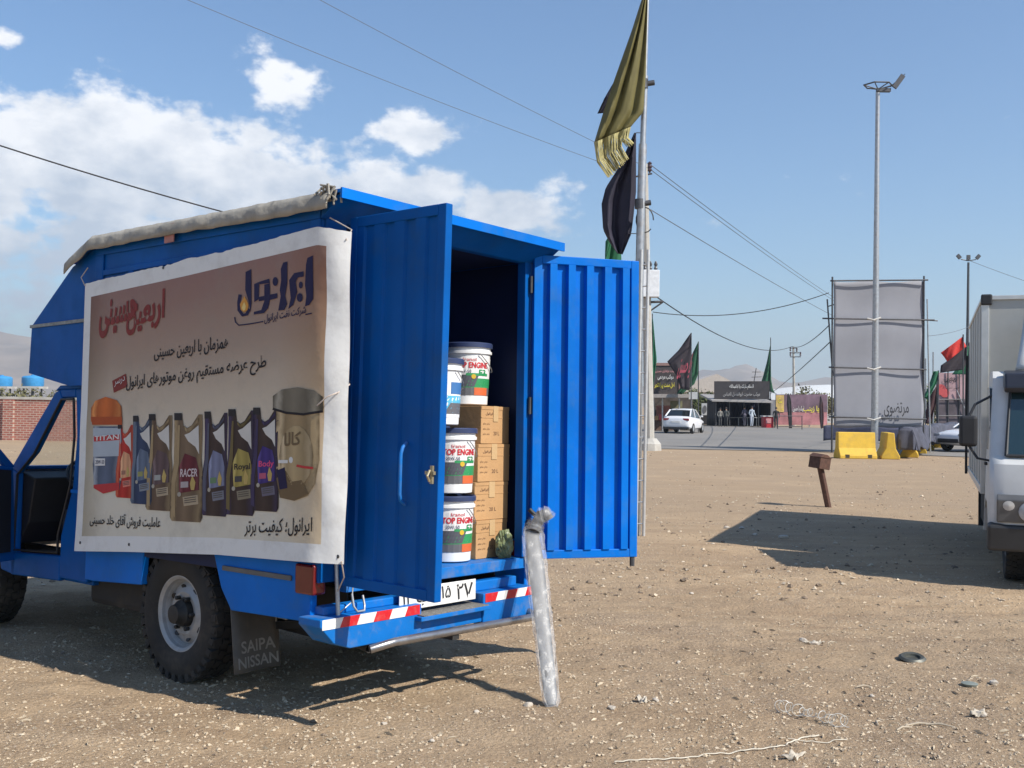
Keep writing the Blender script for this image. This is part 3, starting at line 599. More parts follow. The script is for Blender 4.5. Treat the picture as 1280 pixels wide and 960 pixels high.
# ------------------------------------------------------------ advertising banner on the box side
ban = thing('advertising_banner', 'large printed motor oil banner tied to the side of the blue cargo box', 'banner', M=TM)
BEND = -1.075
def bsurf(X, Z_, off=0.):
    wob = .0035*math.sin(X*7+Z_*2)+.003*math.sin(X*3-Z_*6)+.0025*math.sin(Z_*13+X*2)
    y = .886+max(0., wob)*.6+.012*max(0, 1-(Z_-.65)/.5)**2 + off
    if X >= BEND: return (X, y, Z_)
    s_ = BEND-X; rr = .36+.02*math.sin(Z_*4); th = s_/rr; cr = .004*math.sin(Z_*11+s_*18)*min(1, s_*8)
    return (BEND-rr*math.sin(min(th, 1.2)), y-rr*(1-math.cos(min(th, 1.2)))+cr, Z_)
def bedge_top(X): return np.interp(X, [-1.32, -1.12, 0, 1.05], [2.315, 2.352, 2.300, 2.262])
def bedge_bot(X): return np.interp(X, [-1.32, -1.12, -.4, .4, 1.05], [.765, .765, .742, .692, .645])
BX0, BX1 = 1.055, -1.30
def bgrid(u, v):
    X = BX0+(BX1-BX0)*u; z0, z1 = bedge_bot(X), bedge_top(X); z = z0+(z1-z0)*v
    if v > .97: z += (.010*float(vnoise(X*9, 0, 1.))+.012*float(vnoise(X*31, 5, 1.)))*(1 if -.75 < X < .2 else .35)
    return bsurf(X, z)
b = MB(); b.grid(bgrid, 150, 70)
bm_ = bpy.data.materials.new('banner_print'); bm_.use_nodes = True; t = bm_.node_tree; p = t.nodes['Principled BSDF']
p.inputs['Roughness'].default_value = .55; p.inputs['Specular IOR Level'].default_value = .2; uvn = nd(t, 'ShaderNodeUVMap'); sp = nd(t, 'ShaderNodeSeparateXYZ', inp={0: uvn.outputs[0]})
def rampn(f, stops):
    n = nd(t, 'ShaderNodeValToRGB', inp={0: f}); e = n.color_ramp.elements
    for k, (ps, c) in enumerate(stops):
        q = e[k] if k < 2 else e.new(ps); q.position = ps; q.color = tuple(c)+(1,)
    return n.outputs[0]
vert = rampn(sp.outputs[1], [(0., (.66, .61, .50)), (.30, (.67, .61, .50)), (.50, (.56, .47, .36)), (.68, (.39, .285, .215)), (.86, (.31, .185, .145)), (1., (.275, .145, .125))])
edgeg = rampn(sp.outputs[0], [(0., (.42, .36, .25)), (.14, (1, 1, 1)), (.80, (1, 1, 1)), (.95, (.88, .70, .50))])
pr_ = nd(t, 'ShaderNodeMix', data_type='RGBA', blend_type='MULTIPLY', inp={0: .75, 6: vert, 7: edgeg})
def inside(x, a, b_): return mth(t, 'MULTIPLY', mth(t, 'GREATER_THAN', x, a), mth(t, 'LESS_THAN', x, b_))
msk = mth(t, 'MULTIPLY', inside(sp.outputs[0], .032, .948), inside(sp.outputs[1], .055, .945))
fin = nd(t, 'ShaderNodeMix', data_type='RGBA', inp={0: msk, 6: (.74, .73, .70, 1), 7: pr_.outputs[2]})
grn = nd(t, 'ShaderNodeTexNoise', inp={'Vector': nd(t, 'ShaderNodeTexCoord').outputs['Object'], 'Scale': 5., 'Detail': 8., 'Roughness': .7})
drt = nd(t, 'ShaderNodeMapRange', inp={0: grn.outputs[0], 1: .5, 2: .8, 3: 0., 4: .4})
fin2 = nd(t, 'ShaderNodeMix', data_type='RGBA', inp={0: drt.outputs[0], 6: fin.outputs[2], 7: (.30, .26, .21, 1)})
t.links.new(fin2.outputs[2], p.inputs['Base Color'])
bmp_n = nd(t, 'ShaderNodeBump', inp={'Strength': .25, 'Distance': .02, 'Height': nd(t, 'ShaderNodeTexNoise', inp={'Vector': nd(t, 'ShaderNodeTexCoord').outputs['Object'], 'Scale': 9., 'Detail': 3.}).outputs[0]})
t.links.new(bmp_n.outputs[0], p.inputs['Normal'])
sheet = b.build('printed_sheet', bm_, ban, smooth=80)
uvl = sheet.data.uv_layers.new(name='UVMap')
for pl_ in sheet.data.polygons:
    for li, vi in zip(pl_.loop_indices, pl_.vertices): uvl.data[li].uv = ((vi//71)/150, (vi % 71)/70)
def ink(name, c, **k): return mat('ink_'+name, c, .55, var=.06, spec=.15, **k)
navy = ink('navy', (.022, .018, .06)); blk = ink('black', (.025, .02, .022)); rdk = ink('dark_red', (.22, .035, .03))
def bpoly(pts, m, name, parent=ban, off=.003, conv=None):
    """flat print: polygon given in photo pixels, laid on the banner sheet"""
    q = [conv(*p_) if conv else p_ for p_ in pts]; q = [side_xz(*p_, Y=.89) for p_ in q]
    bm2 = bmesh.new(); f = bm2.faces.new([bm2.verts.new((x, 0, z)) for x, z in q]); bm2.normal_update(); bmesh.ops.triangulate(bm2, faces=[f])
    if min(x for x, z in q) < -.85: bmesh.ops.subdivide_edges(bm2, edges=bm2.edges, cuts=5, use_grid_fill=True)
    vs = [bsurf(v.co.x, v.co.z, off) for v in bm2.verts]; bm2.verts.ensure_lookup_table(); bm2.verts.index_update(); fs = [tuple(v.index for v in ff.verts) for ff in bm2.faces]; bm2.free()
    mb = MB(); mb.add(vs, fs); return mb.build(name, m, parent)
def stroke(pts, w, conv):
    L, Rr = [], []
    for i, p_ in enumerate(pts):
        a = np.array(pts[max(i-1, 0)], float); c = np.array(pts[min(i+1, len(pts)-1)], float); d = (c-a)/max(1e-6, np.linalg.norm(c-a)); n_ = np.array((-d[1], d[0]))*w/2
        L.append(tuple(np.array(p_)+n_)); Rr.append(tuple(np.array(p_)-n_))
    return L+Rr[::-1]
def ell(cx, cy, rx, ry, n=14): return [(cx+rx*math.cos(2*math.pi*k/n), cy+ry*math.sin(2*math.pi*k/n)) for k in range(n)]
def btext(body, A_, B_, h, m, fa=True, bold=.0, off=.0035, parent=ban, name='lettering'):
    """baseline from photo pixel A_ (left end) to B_ (right end), height h in pixels at the left end"""
    xa, za = side_xz(*A_, Y=.89); xb, zb = side_xz(*B_, Y=.89); _, zt = side_xz(A_[0], A_[1]-h, Y=.89)
    return text_on(body, lambda x, y: bsurf(xa+(xb-xa)*x, za+(zb-za)*x+(zt-za)*y, off), 0, 1, 0, 1, m, parent, fa, bold, name)
LG = lambda x, y: (280+x/8, 300+y/8)
for pts in ([(835, 180), (890, 155), (888, 590), (850, 650), (808, 662), (822, 560), (808, 450), (820, 250)],
            [(650, 400), (700, 330), (795, 312), (795, 365), (735, 375), (715, 420), (730, 520), (690, 650), (640, 690), (665, 580), (655, 480)],
            ell(765, 450, 20, 34), ell(755, 575, 30, 44), [(590, 225), (630, 215), (630, 430), (610, 560), (630, 640), (600, 700), (540, 705), (565, 560), (555, 500), (570, 400), (565, 290)],
            ell(510, 415, 27, 45), [(300, 440), (350, 418), (345, 592), (300, 620)], [(351, 417), (450, 386), (455, 430), (351, 442)], [(346, 570), (400, 558), (400, 604), (346, 612)],
            [(401, 446), (455, 432), (458, 545), (530, 532), (530, 580), (456, 600), (440, 680), (400, 730), (295, 745), (297, 718), (370, 700), (401, 610)],
            [(215, 320), (270, 290), (272, 640), (262, 720), (240, 600), (210, 500)], stroke([(160, 545), (146, 620), (148, 700), (185, 752), (225, 742), (252, 690)], 32, None)):
    bpoly(pts, navy, 'logo_stroke', conv=LG)
bpoly([(205, 560), (225, 600), (245, 645), (235, 700), (200, 722), (168, 695), (160, 640), (185, 600)], ink('flame_orange', (.65, .3, .06)), 'logo_flame', conv=LG, off=.0045)
bpoly([(205, 620), (222, 660), (215, 700), (195, 708), (180, 680), (190, 650)], ink('flame_yellow', (.75, .55, .2)), 'logo_flame', conv=LG, off=.006)
bpoly(stroke([(105, 770), (112, 820), (145, 852), (250, 840), (390, 815)], 12, None), navy, 'logo_underline', conv=LG)
bpoly(stroke([(812, 745), (845, 738), (875, 733)], 12, None), navy, 'logo_underline', conv=LG)
btext('شرکت نفت ایرانول', (330, 405.5), (382, 394), 12, navy, bold=.012)
btext('اربعین', (158, 421), (205, 408), 46, rdk, bold=.035); btext('حسینی', (123, 424), (172, 412), 46, rdk, bold=.035, off=.004)
btext('همزمان با اربعین حسینی', (192, 452), (285, 440), 20, blk, bold=.012)
btext('طرح عرضه مستقیم روغن موتورهای ایرانول', (157, 492), (332, 467), 21, blk, bold=.014)
bpoly([(140, 476), (157, 467), (159, 483), (142, 491)], rdk, 'price_flash'); btext('درسر', (143, 484), (156, 478), 8, ink('white', (.7, .68, .65)), off=.005)
btext('ایرانول؛ کیفیت برتر', (306, 671), (389, 670), 22, blk, bold=.01)
btext('عاملیت فروش آقای خلد حسینی', (113, 658), (201, 663), 17, blk, bold=.012)
# printed bottles
def shaded(name, dark, light):
    '''print of a photographed container: tone runs across it as printed'''
    key = 'print_'+name
    if key in MATS: return MATS[key]
    m = mat(key, dark, .55, spec=.15); t = m.node_tree; p_ = t.nodes[m['pbsdf']]
    sx_ = nd(t, 'ShaderNodeSeparateXYZ', inp={0: nd(t, 'ShaderNodeTexCoord').outputs['Generated']})
    nn = nd(t, 'ShaderNodeTexNoise', inp={'Vector': nd(t, 'ShaderNodeTexCoord').outputs['Object'], 'Scale': 14., 'Detail': 3.})
    fx = mth(t, 'ADD', mth(t, 'SUBTRACT', 1., sx_.outputs[0]), mth(t, 'MULTIPLY', mth(t, 'SUBTRACT', nn.outputs[0], .5), .22))
    cr = nd(t, 'ShaderNodeValToRGB', inp={0: fx}); e = cr.color_ramp.elements; d_ = np.array(dark); l_ = np.array(light)
    for k, (ps, c) in enumerate(((0., d_*.6), (.10, l_*1.1), (.24, d_*.9), (.45, d_*1.25), (.72, d_*.85), (.90, l_*.55+d_*.3), (1., d_*.45))):
        q = e[k] if k < 2 else e.new(ps); q.position = ps; q.color = tuple(np.clip(c, 0, 1))+(1,)
    t.links.new(cr.outputs[0], p_.inputs['Base Color']); return m
def can_print(x0, x1, yt, yb, body, light, neck, lab, txt, tcol, skew=8):
    """jerrycan printed on the banner: neck at the left, handle loop at the right"""
    w = x1-x0; h = yb-yt; f = lambda u, v: (x0+w*u, yt+h*v-skew*0*u)
    pts = [f(.12, .0), f(.36, .0), f(.40, .105), f(.52, .125), f(.66, .10), f(.88, .0), f(1., .0), f(1., .12), f(.97, .40), f(1., .52), f(1., .96), f(.94, 1.), f(.06, .985), f(0., .95), f(0., .62), f(.10, .45), f(.12, .2)]
    o_ = bpoly(pts, shaded('can_'+body[0], body[1], light[1]), 'printed_can')
    bpoly([f(.44, .19), f(.60, .17), f(.88, .10), f(.90, .37), f(.78, .30), f(.56, .25)], ink('gap_cream', (.60, .57, .52)), 'handle_gap', o_, .0042)
    bpoly([f(.12, -.012), f(.36, -.012), f(.36, .055), f(.12, .055)], ink('cap_'+neck[0], neck[1]), 'printed_cap', o_, .0042)
    bpoly([f(.05, .62), f(.16, .42), f(.24, .10), f(.30, .10), f(.27, .45), f(.17, .64), f(.17, .95), f(.05, .93)], ink('light_'+light[0], light[1]), 'printed_highlight', o_, .0042)
    l_ = bpoly([f(.26, .50), f(.45, .36), f(.80, .40), f(.90, .52), f(.90, .70), f(.30, .73)], shaded('label_'+lab[0], lab[1], tuple(np.array(lab[1])*1.6+.03)), 'printed_label', o_, .0042)
    bpoly([f(.40, .765), f(.86, .745), f(.88, .83), f(.44, .85)], ink('strip_'+light[0], tuple(np.array(light[1])*.9+.1)), 'printed_label', o_, .0042)
    bpoly(ell(*f(.30, .74), w*.06, h*.022, 10), ink('drop_cream', (.40, .36, .29)), 'printed_drop', o_, .0055)
    for q_ in range(3): bpoly([f(.46, .775+q_*.02), f(.82, .760+q_*.02), f(.82, .768+q_*.02), f(.46, .783+q_*.02)], ink('fine_print', (.10, .085, .07)), 'fine_print', o_, .0055)
    bpoly([f(.42, .10), f(.52, .135), f(.66, .11), f(.9, .03), f(.9, .06), f(.66, .145), f(.52, .165), f(.42, .13)], shaded('handle_'+light[0], tuple(np.array(light[1])*.7), tuple(np.array(light[1])*1.2)), 'printed_handle', o_, .0046)
    bpoly([f(.70, .56), f(.80, .63), f(.76, .70), f(.66, .70), f(.63, .64)], ink('drop_gold', (.5, .36, .12)), 'printed_drop', o_, .0055)
    if txt: btext(txt, f(.32, .58), f(.86, .575), h*.075, ink('t_'+txt, tcol), fa=False, bold=.02, off=.0055, parent=o_)
    bpoly([f(.34, .625), f(.58, .62), f(.58, .675), f(.34, .68)], ink('chip_'+lab[0], tuple(np.array(tcol)*.6+.05)), 'printed_label', o_, .0055)
brown = ('brown', (.125, .08, .052)); dkb = ('darkbrown', (.055, .035, .028)); tan_ = ('tan', (.36, .26, .14)); dk = ('black', (.03, .026, .028))
sh_m = ink('print_shadow', (.36, .34, .31))
can_print(163, 190, 521, 631, ('navy', (.035, .05, .10)), ('steel', (.14, .17, .22)), dk, ('sky', (.11, .14, .2)), None, (.4, .4, .1))
can_print(182, 215, 519, 639, brown, tan_, dk, ('umber', (.11, .07, .07)), None, (.5, .5, .45))
can_print(340-28, 348, 511, 640, dkb, ('violet', (.06, .045, .10)), dk, ('indigo', (.05, .03, .16)), 'Body', (.65, .08, .2))
can_print(281, 318, 513, 645, dkb, ('olive', (.16, .12, .05)), dk, ('gold', (.32, .25, .07)), 'Royal', (.04, .03, .03))
can_print(252, 284, 516, 646, dkb, ('slate', (.10, .10, .14)), dk, ('bluegrey', (.17, .18, .27)), None, (.15, .3, .12))
can_print(213, 253, 518, 653, ('bronze', (.17, .115, .07)), tan_, dk, ('maroon', (.12, .022, .028)), 'RACER', (.6, .5, .5))
can_print(145, 166, 531, 623, ('red', (.42, .035, .025)), ('flame', (.60, .12, .06)), dk, ('peach', (.60, .30, .16)), None, (.5, .2, .1))
o_ = bpoly([(117, 533), (151, 533), (153, 560), (150, 580), (152, 600), (150, 612), (130, 617), (118, 610), (116, 580), (118, 560)], shaded('clear_bottle', (.10, .12, .17), (.34, .36, .40)), 'printed_can')
bpoly([(114, 527), (114, 510), (119, 501), (132, 496), (146, 500), (152, 508), (153, 527)], shaded('orange_cap', (.50, .12, .025), (.75, .28, .08)), 'printed_cap', o_, .004)
bpoly([(114, 521), (153, 521), (153, 531), (116, 531)], ink('orange_ring', (.42, .08, .02)), 'printed_cap', o_, .005)
bpoly([(117, 535), (151, 535), (151, 570), (117, 571)], ink('bottle_label', (.42, .46, .50)), 'printed_label', o_, .0042); bpoly([(118, 545), (150, 543), (150, 550), (118, 552)], ink('label_red', (.5, .05, .05)), 'printed_label', o_, .005)
bpoly([(119, 573), (132, 573), (132, 582), (119, 582)], ink('white', (.7, .68, .65)), 'printed_label', o_, .005); bpoly([(118, 606), (150, 603), (150, 612), (130, 617), (118, 610)], ink('label_red', (.5, .05, .05)), 'printed_label', o_, .005)
btext('TITAN', (119, 551), (149, 549), 6, ink('white', (.7, .68, .65)), fa=False, bold=.02, off=.006, parent=o_); btext('20W-50', (120, 580), (131, 580), 5, navy, fa=False, off=.006, parent=o_)
gold = shaded('pail_gold', (.30, .21, .11), (.55, .42, .25)); golddk = ink('pail_brown', (.17, .115, .06))
o_ = bpoly([(345, 512), (397, 512), (398, 575), (393, 605), (384, 620), (368, 626), (350, 622), (346, 600)], gold, 'printed_pail')
bpoly([(341, 510), (341, 495), (352, 487), (372, 484), (392, 488), (401, 496), (401, 513), (372, 518)], shaded('pail_lid', (.17, .145, .105), (.36, .32, .25)), 'printed_lid', o_, .004)
bpoly(stroke([(341, 511), (358, 516), (380, 518), (401, 514)], 3, None), blk, 'printed_rim', o_, .005)
bpoly([(346, 598), (358, 588), (366, 602), (378, 600), (386, 617), (368, 626), (350, 622)], golddk, 'printed_label', o_, .0045)
bpoly(ell(371, 570, 21, 38, 18), shaded('pail_light', (.38, .28, .15), (.58, .45, .28)), 'printed_label', o_, .0045); bpoly([(347, 588), (357, 584), (360, 610), (350, 612)], navy, 'printed_label', o_, .0055)
btext('کالا', (356, 558), (377, 556), 17, golddk, bold=.03, off=.006, parent=o_); bpoly(ell(365, 575, 2.5, 4), ink('white', (.7, .68, .65)), 'printed_drop', o_, .006)
bpoly(stroke([(349, 577), (356, 577), (361, 577)], 4, None), ink('white', (.7, .68, .65)), 'printed_label', o_, .006); bpoly(stroke([(372, 582), (382, 584), (392, 585)], 3, None), ink('label_red', (.5, .05, .05)), 'printed_label', o_, .006)
# ties
rope = mat('twine', (.5, .42, .36), .8, var=.2)
def tie(pts, name='tie', m=rope, r_=.0035):
    b = MB(); b.tube(pts, r_, 6); return b.build(name, m, ban, smooth=60)
tie([(-1.245, .85, 1.56), (-1.27, .80, 1.60), (-1.20, .74, 1.62), (-1.13, .70, 1.64)]); tie([(-1.245, .853, 1.56), (-1.23, .90, 1.54), (-1.16, .90, 1.50)])
tie([(1.05, .89, 2.25), (1.08, .90, 2.30), (1.04, .88, 2.36)]); tie([(-1.27, .84, 2.28), (-1.24, .78, 2.34), (-1.15, .84, 2.40)]); tie([(-1.28, .835, .78), (-1.26, .80, .70), (-1.15, .74, .62)])
for (X, Zz) in ((.99, .70), (.45, .73), (-1.27, .80), (.2, 2.28)):
    b = MB(); b.lathe([(.009, 0), (.009, .003), (.001, .0035)], 10, axis='y', M=Matrix.Translation(bsurf(X, Zz))); b.build('eyelet', steel_d, ban)

# ------------------------------------------------------------ cargo: pails, cartons, bag
def make_pail(label, group, kind):
    root = thing('oil_pail', label, 'pail', group=group)
    b = MB(); b.lathe([(.118, 0), (.122, .004), (.136, .30), (.146, .302), (.146, .318), (.138, .320), (.139, .345)], 32); bd = b.build('bucket', pailwhite, root, smooth=35)
    b = MB(); b.lathe([(.139, .338), (.150, .338), (.151, .362), (.146, .368), (.136, .366), (.132, .356), (.001, .356)], 32); ldd = b.build('lid', lidblue, root, smooth=30)
    b = MB(); b.lathe([(.028, .356), (.028, .378), (.02, .38), (.001, .38)], 16, M=Matrix.Translation((.05, .02, 0))); b.build('spout_cap', lidblue, ldd, smooth=35)
    b = MB(); b.tube([(.0+.148*math.cos(a), .148*math.sin(a), .300-.10*math.sin((a-R(200))/R(140)*math.pi)) for a in np.linspace(R(200), R(340), 14)], .003, 6); b.build('bail_handle', steel, root)
    def cyl(x, y):                                      # x along the circumference (m) with 0 facing -X, y height
        r_ = .122+(y/.30)*.014+.0016; a = math.pi+x/r_; return (r_*math.cos(a), r_*math.sin(a), y)
    def patch(x0, x1, y0, y1, m, name, off=0., slant=0.):
        q = MB(); q.grid(lambda u, v: tuple(Vector(cyl(x0+(x1-x0)*u+slant*v, y0+(y1-y0)*v))*1.0+Vector((math.cos(math.pi+(x0+(x1-x0)*u)/.13)*off, math.sin(math.pi+(x0+(x1-x0)*u)/.13)*off, 0))), 12, 3); return q.build(name, m, bd)
    P_ = lambda n_, c: mat('pail_'+n_, c, .4, var=.05)
    tx = lambda o_: (lambda x, y: tuple(Vector(cyl(x, y))+Vector((math.cos(math.pi+x/.13)*o_, math.sin(math.pi+x/.13)*o_, 0))))
    if kind == 'green':
        patch(-.19, .19, .055, .275, P_('label_pale', (.72, .70, .68)), 'label')
        patch(-.19, .19, .055, .10, P_('label_charcoal', (.12, .12, .13)), 'label', .0008); patch(-.10, .19, .10, .155, P_('label_green', (.03, .26, .09)), 'label', .0008, .02)
        patch(-.19, .02, .105, .175, P_('label_dark', (.08, .085, .1)), 'label', .0012, .03); patch(.02, .12, .055, .10, P_('label_orange', (.62, .13, .04)), 'label', .0014); patch(-.03, .12, .17, .185, P_('label_green', (.03, .26, .09)), 'label', .0012)
        text_on('TOP ENGINE', tx(.002), -.10, .115, .215, .25, P_('text_red', (.55, .02, .03)), bd, fa=False, bold=.03); text_on('Iranol', tx(.002), -.05, .03, .256, .275, P_('text_red', (.55, .02, .03)), bd, fa=False)
        text_on('E3', tx(.002), .05, .10, .172, .208, P_('text_green', (.02, .25, .08)), bd, fa=False, bold=.02); text_on('20W-50', tx(.002), -.08, -.0, .185, .205, lidblue, bd, fa=False)
        q = MB(); q.lathe([(.014, 0), (.001, .001)], 14, axis='x', M=Matrix.Translation(tx(.003)(.015, .165))); q.build('seal', P_('seal_gold', (.6, .4, .03)), bd)
    else:
        patch(-.19, .19, .04, .26, P_('label_white', (.74, .75, .76)), 'label'); patch(-.12, .19, .06, .16, P_('label_cyan', (.10, .42, .62)), 'label', .0008, .05); patch(-.02, .17, .06, .12, P_('label_charcoal', (.12, .12, .13)), 'label', .0012, .04)
        patch(.02, .15, .17, .235, P_('label_blue', (.05, .16, .38)), 'label', .0010)
    return root
pg = 'pails of motor oil stacked in the doorway'
def put(root, X, Y, Z_, rz=0., tilt=0.):
    root.matrix_world = TM @ Matrix.Translation((X, Y, Z_)) @ Matrix.Rotation(rz, 4, 'Z') @ Matrix.Rotation(tilt, 4, 'X')
p1 = make_pail('white motor oil pail at the bottom of the stack, standing on the cargo floor', pg, 'green'); put(p1, -.90, -.30, .661, R(-22))
p2 = copy_tree(p1); p2['label'] = 'white motor oil pail with green label resting on the bottom pail of the stack'; put(p2, -.90, -.305, .661+.382, R(-25))
p3 = make_pail('white pail with a cyan label on top of the front stack of pails', pg, 'cyan'); put(p3, -.93, -.15, .661+.764+.002, R(-20))
p4 = copy_tree(p1); p4['label'] = 'white motor oil pail with green label standing on top of the cardboard cartons'; put(p4, -.78, -.565, .664+4*.222, R(-38))
for k, lb in enumerate(('bottom carton of the stack, on the cargo floor beside the green bag', 'carton second from the bottom of the stack', 'carton third from the bottom of the stack', 'open-flapped top carton of the stack, under a white pail')):
    cr = thing('cardboard_carton', 'brown cardboard '+lb, 'carton', group='cardboard cartons stacked in the doorway')
    cr.matrix_world = TM @ Matrix.Translation((-.80+.006*math.sin(k*3), -.59+.006*math.cos(k*5), .6565+k*.222)) @ Matrix.Rotation(R((2, -1.5, 1, 6)[k]), 4, 'Z')
    b = MB(); b.box(-.17, .17, -.145, .145, 0, .2205); bx_ = b.build('carton', card, cr, bevel=.003)
    b = MB(); b.box(-.172, -.1705, -.145, .145, .15, .155); b.box(-.1725, -.1705, -.143, .143, .2, .2195); b.build('flap_edge', card, bx_); b = MB(); b.box(-.1738, -.1728, -.025, .025, .13, .2215); b.build('packing_tape', tape, bx_)
    text_on('ایرانول', lambda x, y: (-.1715, .10-x, .165+y), 0, .07, 0, .02, cardprint, bx_, bold=.01); text_on('20 L', lambda x, y: (-.1715, .02-x, .05+y), 0, .06, 0, .022, cardprint, bx_, fa=False)
    for q in range(3): text_on('روغن موتور', lambda x, y: (-.1715, .13-x, .05+q*.03+y), 0, .07, 0, .014, cardprint, bx_)
def crumple(name, m, size, seed, M, label, cat):
    bm = bmesh.new(); bmesh.ops.create_icosphere(bm, subdivisions=4, radius=1); r_ = random.Random(seed)
    ks = [(Vector((r_.uniform(-1, 1), r_.uniform(-1, 1), r_.uniform(-1, 1)))*r_.uniform(2, 9), r_.uniform(0, 6)) for _ in range(9)]
    for v in bm.verts:
        d = sum(abs(math.sin(v.co.dot(k)+p_)) for k, p_ in ks)/9-.6; v.co *= 1+.95*d; v.co = Vector((v.co.x*size[0], v.co.y*size[1], max(-size[2]*.85, v.co.z*size[2])))
    me = bpy.data.meshes.new(name); bm.to_mesh(me); bm.free(); me.materials.append(m); o = bpy.data.objects.new(name, me); COL.objects.link(o); o.matrix_world = M; return tag(o, label, cat)
crumple('plastic_bag', mat('green_plastic', (.16, .19, .09), .4, var=.35, scale=20), (.045, .055, .085), 5, TM @ Matrix.Translation((-1.045, -.615, .661+.072)), 'crumpled green plastic bag on the cargo floor by the doorpost', 'bag')

# ------------------------------------------------------------ plastic-wrapped part leaning on the bumper
p0 = at(690, 884, 0.); p0.z = float(ground_z(p0.x, p0.y)); topw = TM @ Vector((RX-.155, -.61, .85))
wr = thing('wrapped_part', 'long car part wrapped in clear crinkled plastic leaning against the truck bumper', 'wrapped part', loc=p0)
rel = topw-p0; sidev = Vector((1, .2, 0)).normalized(); ax = rel.normalized(); nrm = ax.cross(sidev).normalized()
def wrap_surf(u, v):
    a = 2*math.pi*v; c = rel*u; w = np.interp(u, [0, .03, .15, .8, .95, 1.], [.030, .046, .051, .064, .064, .050]); th = w*.30
    cr = 1+.03*math.sin(u*70+math.sin(a*2)*3)+.03*math.sin(u*41-a*3)
    ca_, sa_ = math.cos(a), math.sin(a); sq = lambda q: math.copysign(abs(q)**.45, q)
    th += .0035*math.sin(u*34+ca_*7)*abs(sa_)+.003*math.sin(u*19-ca_*11)+.0015*math.sin(u*80+ca_*20)
    return p_off(c, sidev*(sq(ca_)*w*cr)+nrm*(sq(sa_)*th))
def p_off(c, d): q = c+d; return (q.x, q.y, max(q.z, .002))
def core_surf(u, v):
    a = 2*math.pi*v; w = np.interp(u, [0, .05, .8, 1.], [.022, .036, .046, .034]); return p_off(rel*(.012+.975*u), sidev*(math.cos(a)*w)+nrm*(math.sin(a)*w*.32))
b = MB(); b.grid(core_surf, 40, 16); b.build('white_core', mat('grey_plastic_part', (.15, .148, .145), .45, var=.2, scale=5), wr, smooth=60)
plastic = mat('crinkled_plastic', (.66, .66, .66), .28, var=.1, spec=.4, alpha=.22, bump=.35, bscale=22)
b = MB(); b.grid(wrap_surf, 120, 26); b.build('plastic_wrap', plastic, wr, smooth=70)
hk = [rel*.965, rel*1.0+sidev*.012, rel*1.0+sidev*.035+Vector((0, 0, .035)), rel+sidev*.05+Vector((0, 0, .065)), rel+sidev*.085+Vector((0, -.01, .075)), rel+sidev*.10+Vector((0, -.01, .05))]
b = MB(); b.tube(hk, [.044, .038, .032, .034, .036, .026], 12); b.build('hooked_end', mat('grey_plastic_part', (.4, .4, .39)), wr, smooth=60)
b = MB(); n_ = 60; pts = []
for k in range(n_+1):
    f_ = k/n_*(len(hk)-1); i_ = min(int(f_), len(hk)-2); pts.append(hk[i_].lerp(hk[i_+1], f_-i_))
b.tube(pts, [(.050-.012*k/n_)*(1+.16*math.sin(k*1.9)+.1*math.sin(k*.7)) for k in range(n_+1)], 14); b.build('plastic_wrap', plastic, wr, smooth=70)
b = MB(); b.tube([rel+sidev*.03+Vector((0, 0, .06)), rel+sidev*.0+Vector((0, .0, .085)), rel-sidev*.015+Vector((0, .01, .10))], .013, 8); b.build('bracket', black, wr, smooth=60)

# ------------------------------------------------------------ ladder mast with flags
DM_ = 12.6
mb0 = at(797, 672, GF); mb0.z = float(ground_z(mb0.x, mb0.y)); DM_ = (mb0-CAM) @ c_f
mast = thing('ladder_mast', 'narrow galvanised ladder standing behind the right cargo door', 'ladder', loc=mb0)
def rel_to(o, v): return tuple(Vector(v)-o.location)
for (xb, xt) in ((795.0, 802.0), (804.5, 810.5)):
    a_ = wp(xb, 668, DM_); a_.z = mb0.z-.02; b = MB(); b.tube([rel_to(mast, a_), rel_to(mast, wp(xt, 312, DM_))], 0.02, 8); b.build('rail', mat('pale_galvanised', (.55, .55, .54), .5, .4, var=.12, scale=14), mast, smooth=50)
for k in range(13):
    y_ = 655-k*27; f_ = (668-y_)/356; b = MB(); b.tube([rel_to(mast, wp(795+7*f_, y_, DM_)), rel_to(mast, wp(804.5+6*f_, y_-.5, DM_))], .010, 6); b.build('rung', steel, mast, smooth=50)
fp = thing('flagpole', 'tall leaning steel flagpole lashed beside the ladder', 'flagpole', loc=mb0+Vector((.02, .10, 0)))
q0 = wp(796, 668, DM_+.1); q0.z = mb0.z-.05; q1 = wp(799.5, 330, DM_+.1); q2 = wp(803.5, 180, DM_+.1); q3 = wp(806.5, 95, DM_+.1); q4 = wp(810, -24, DM_+.1)
b = MB(); b.tube([rel_to(fp, q) for q in (q0, q1, q2)], .052, 14); b.build('lower_tube', steel, fp, smooth=50)
b = MB(); b.tube([rel_to(fp, q) for q in (q2, q3)], .038, 12); b.tube([rel_to(fp, q) for q in (q3, q4)], .024, 10); b.build('upper_tube', steel, fp, smooth=50)
for y_ in (255, 105): b = MB(); q = wp(801.5 if y_ == 255 else 806, y_, DM_+.1); b.tube([rel_to(fp, q+Vector((-.02, 0, -.06))), rel_to(fp, q+Vector((-.02, 0, .06)))], .062, 10); b.tube([rel_to(fp, q), rel_to(fp, q+Vector((.12, 0, .02)))], .035, 8); b.build('clamp', steel_d, fp, smooth=50)
b = MB(); q = wp(806, 275, DM_+.1); b.tube([rel_to(fp, q+Vector((.11*math.cos(a), 0, .16*math.sin(a)))) for a in np.linspace(0, 5.5, 16)], .008, 6); b.build('cable_loop', black, fp)
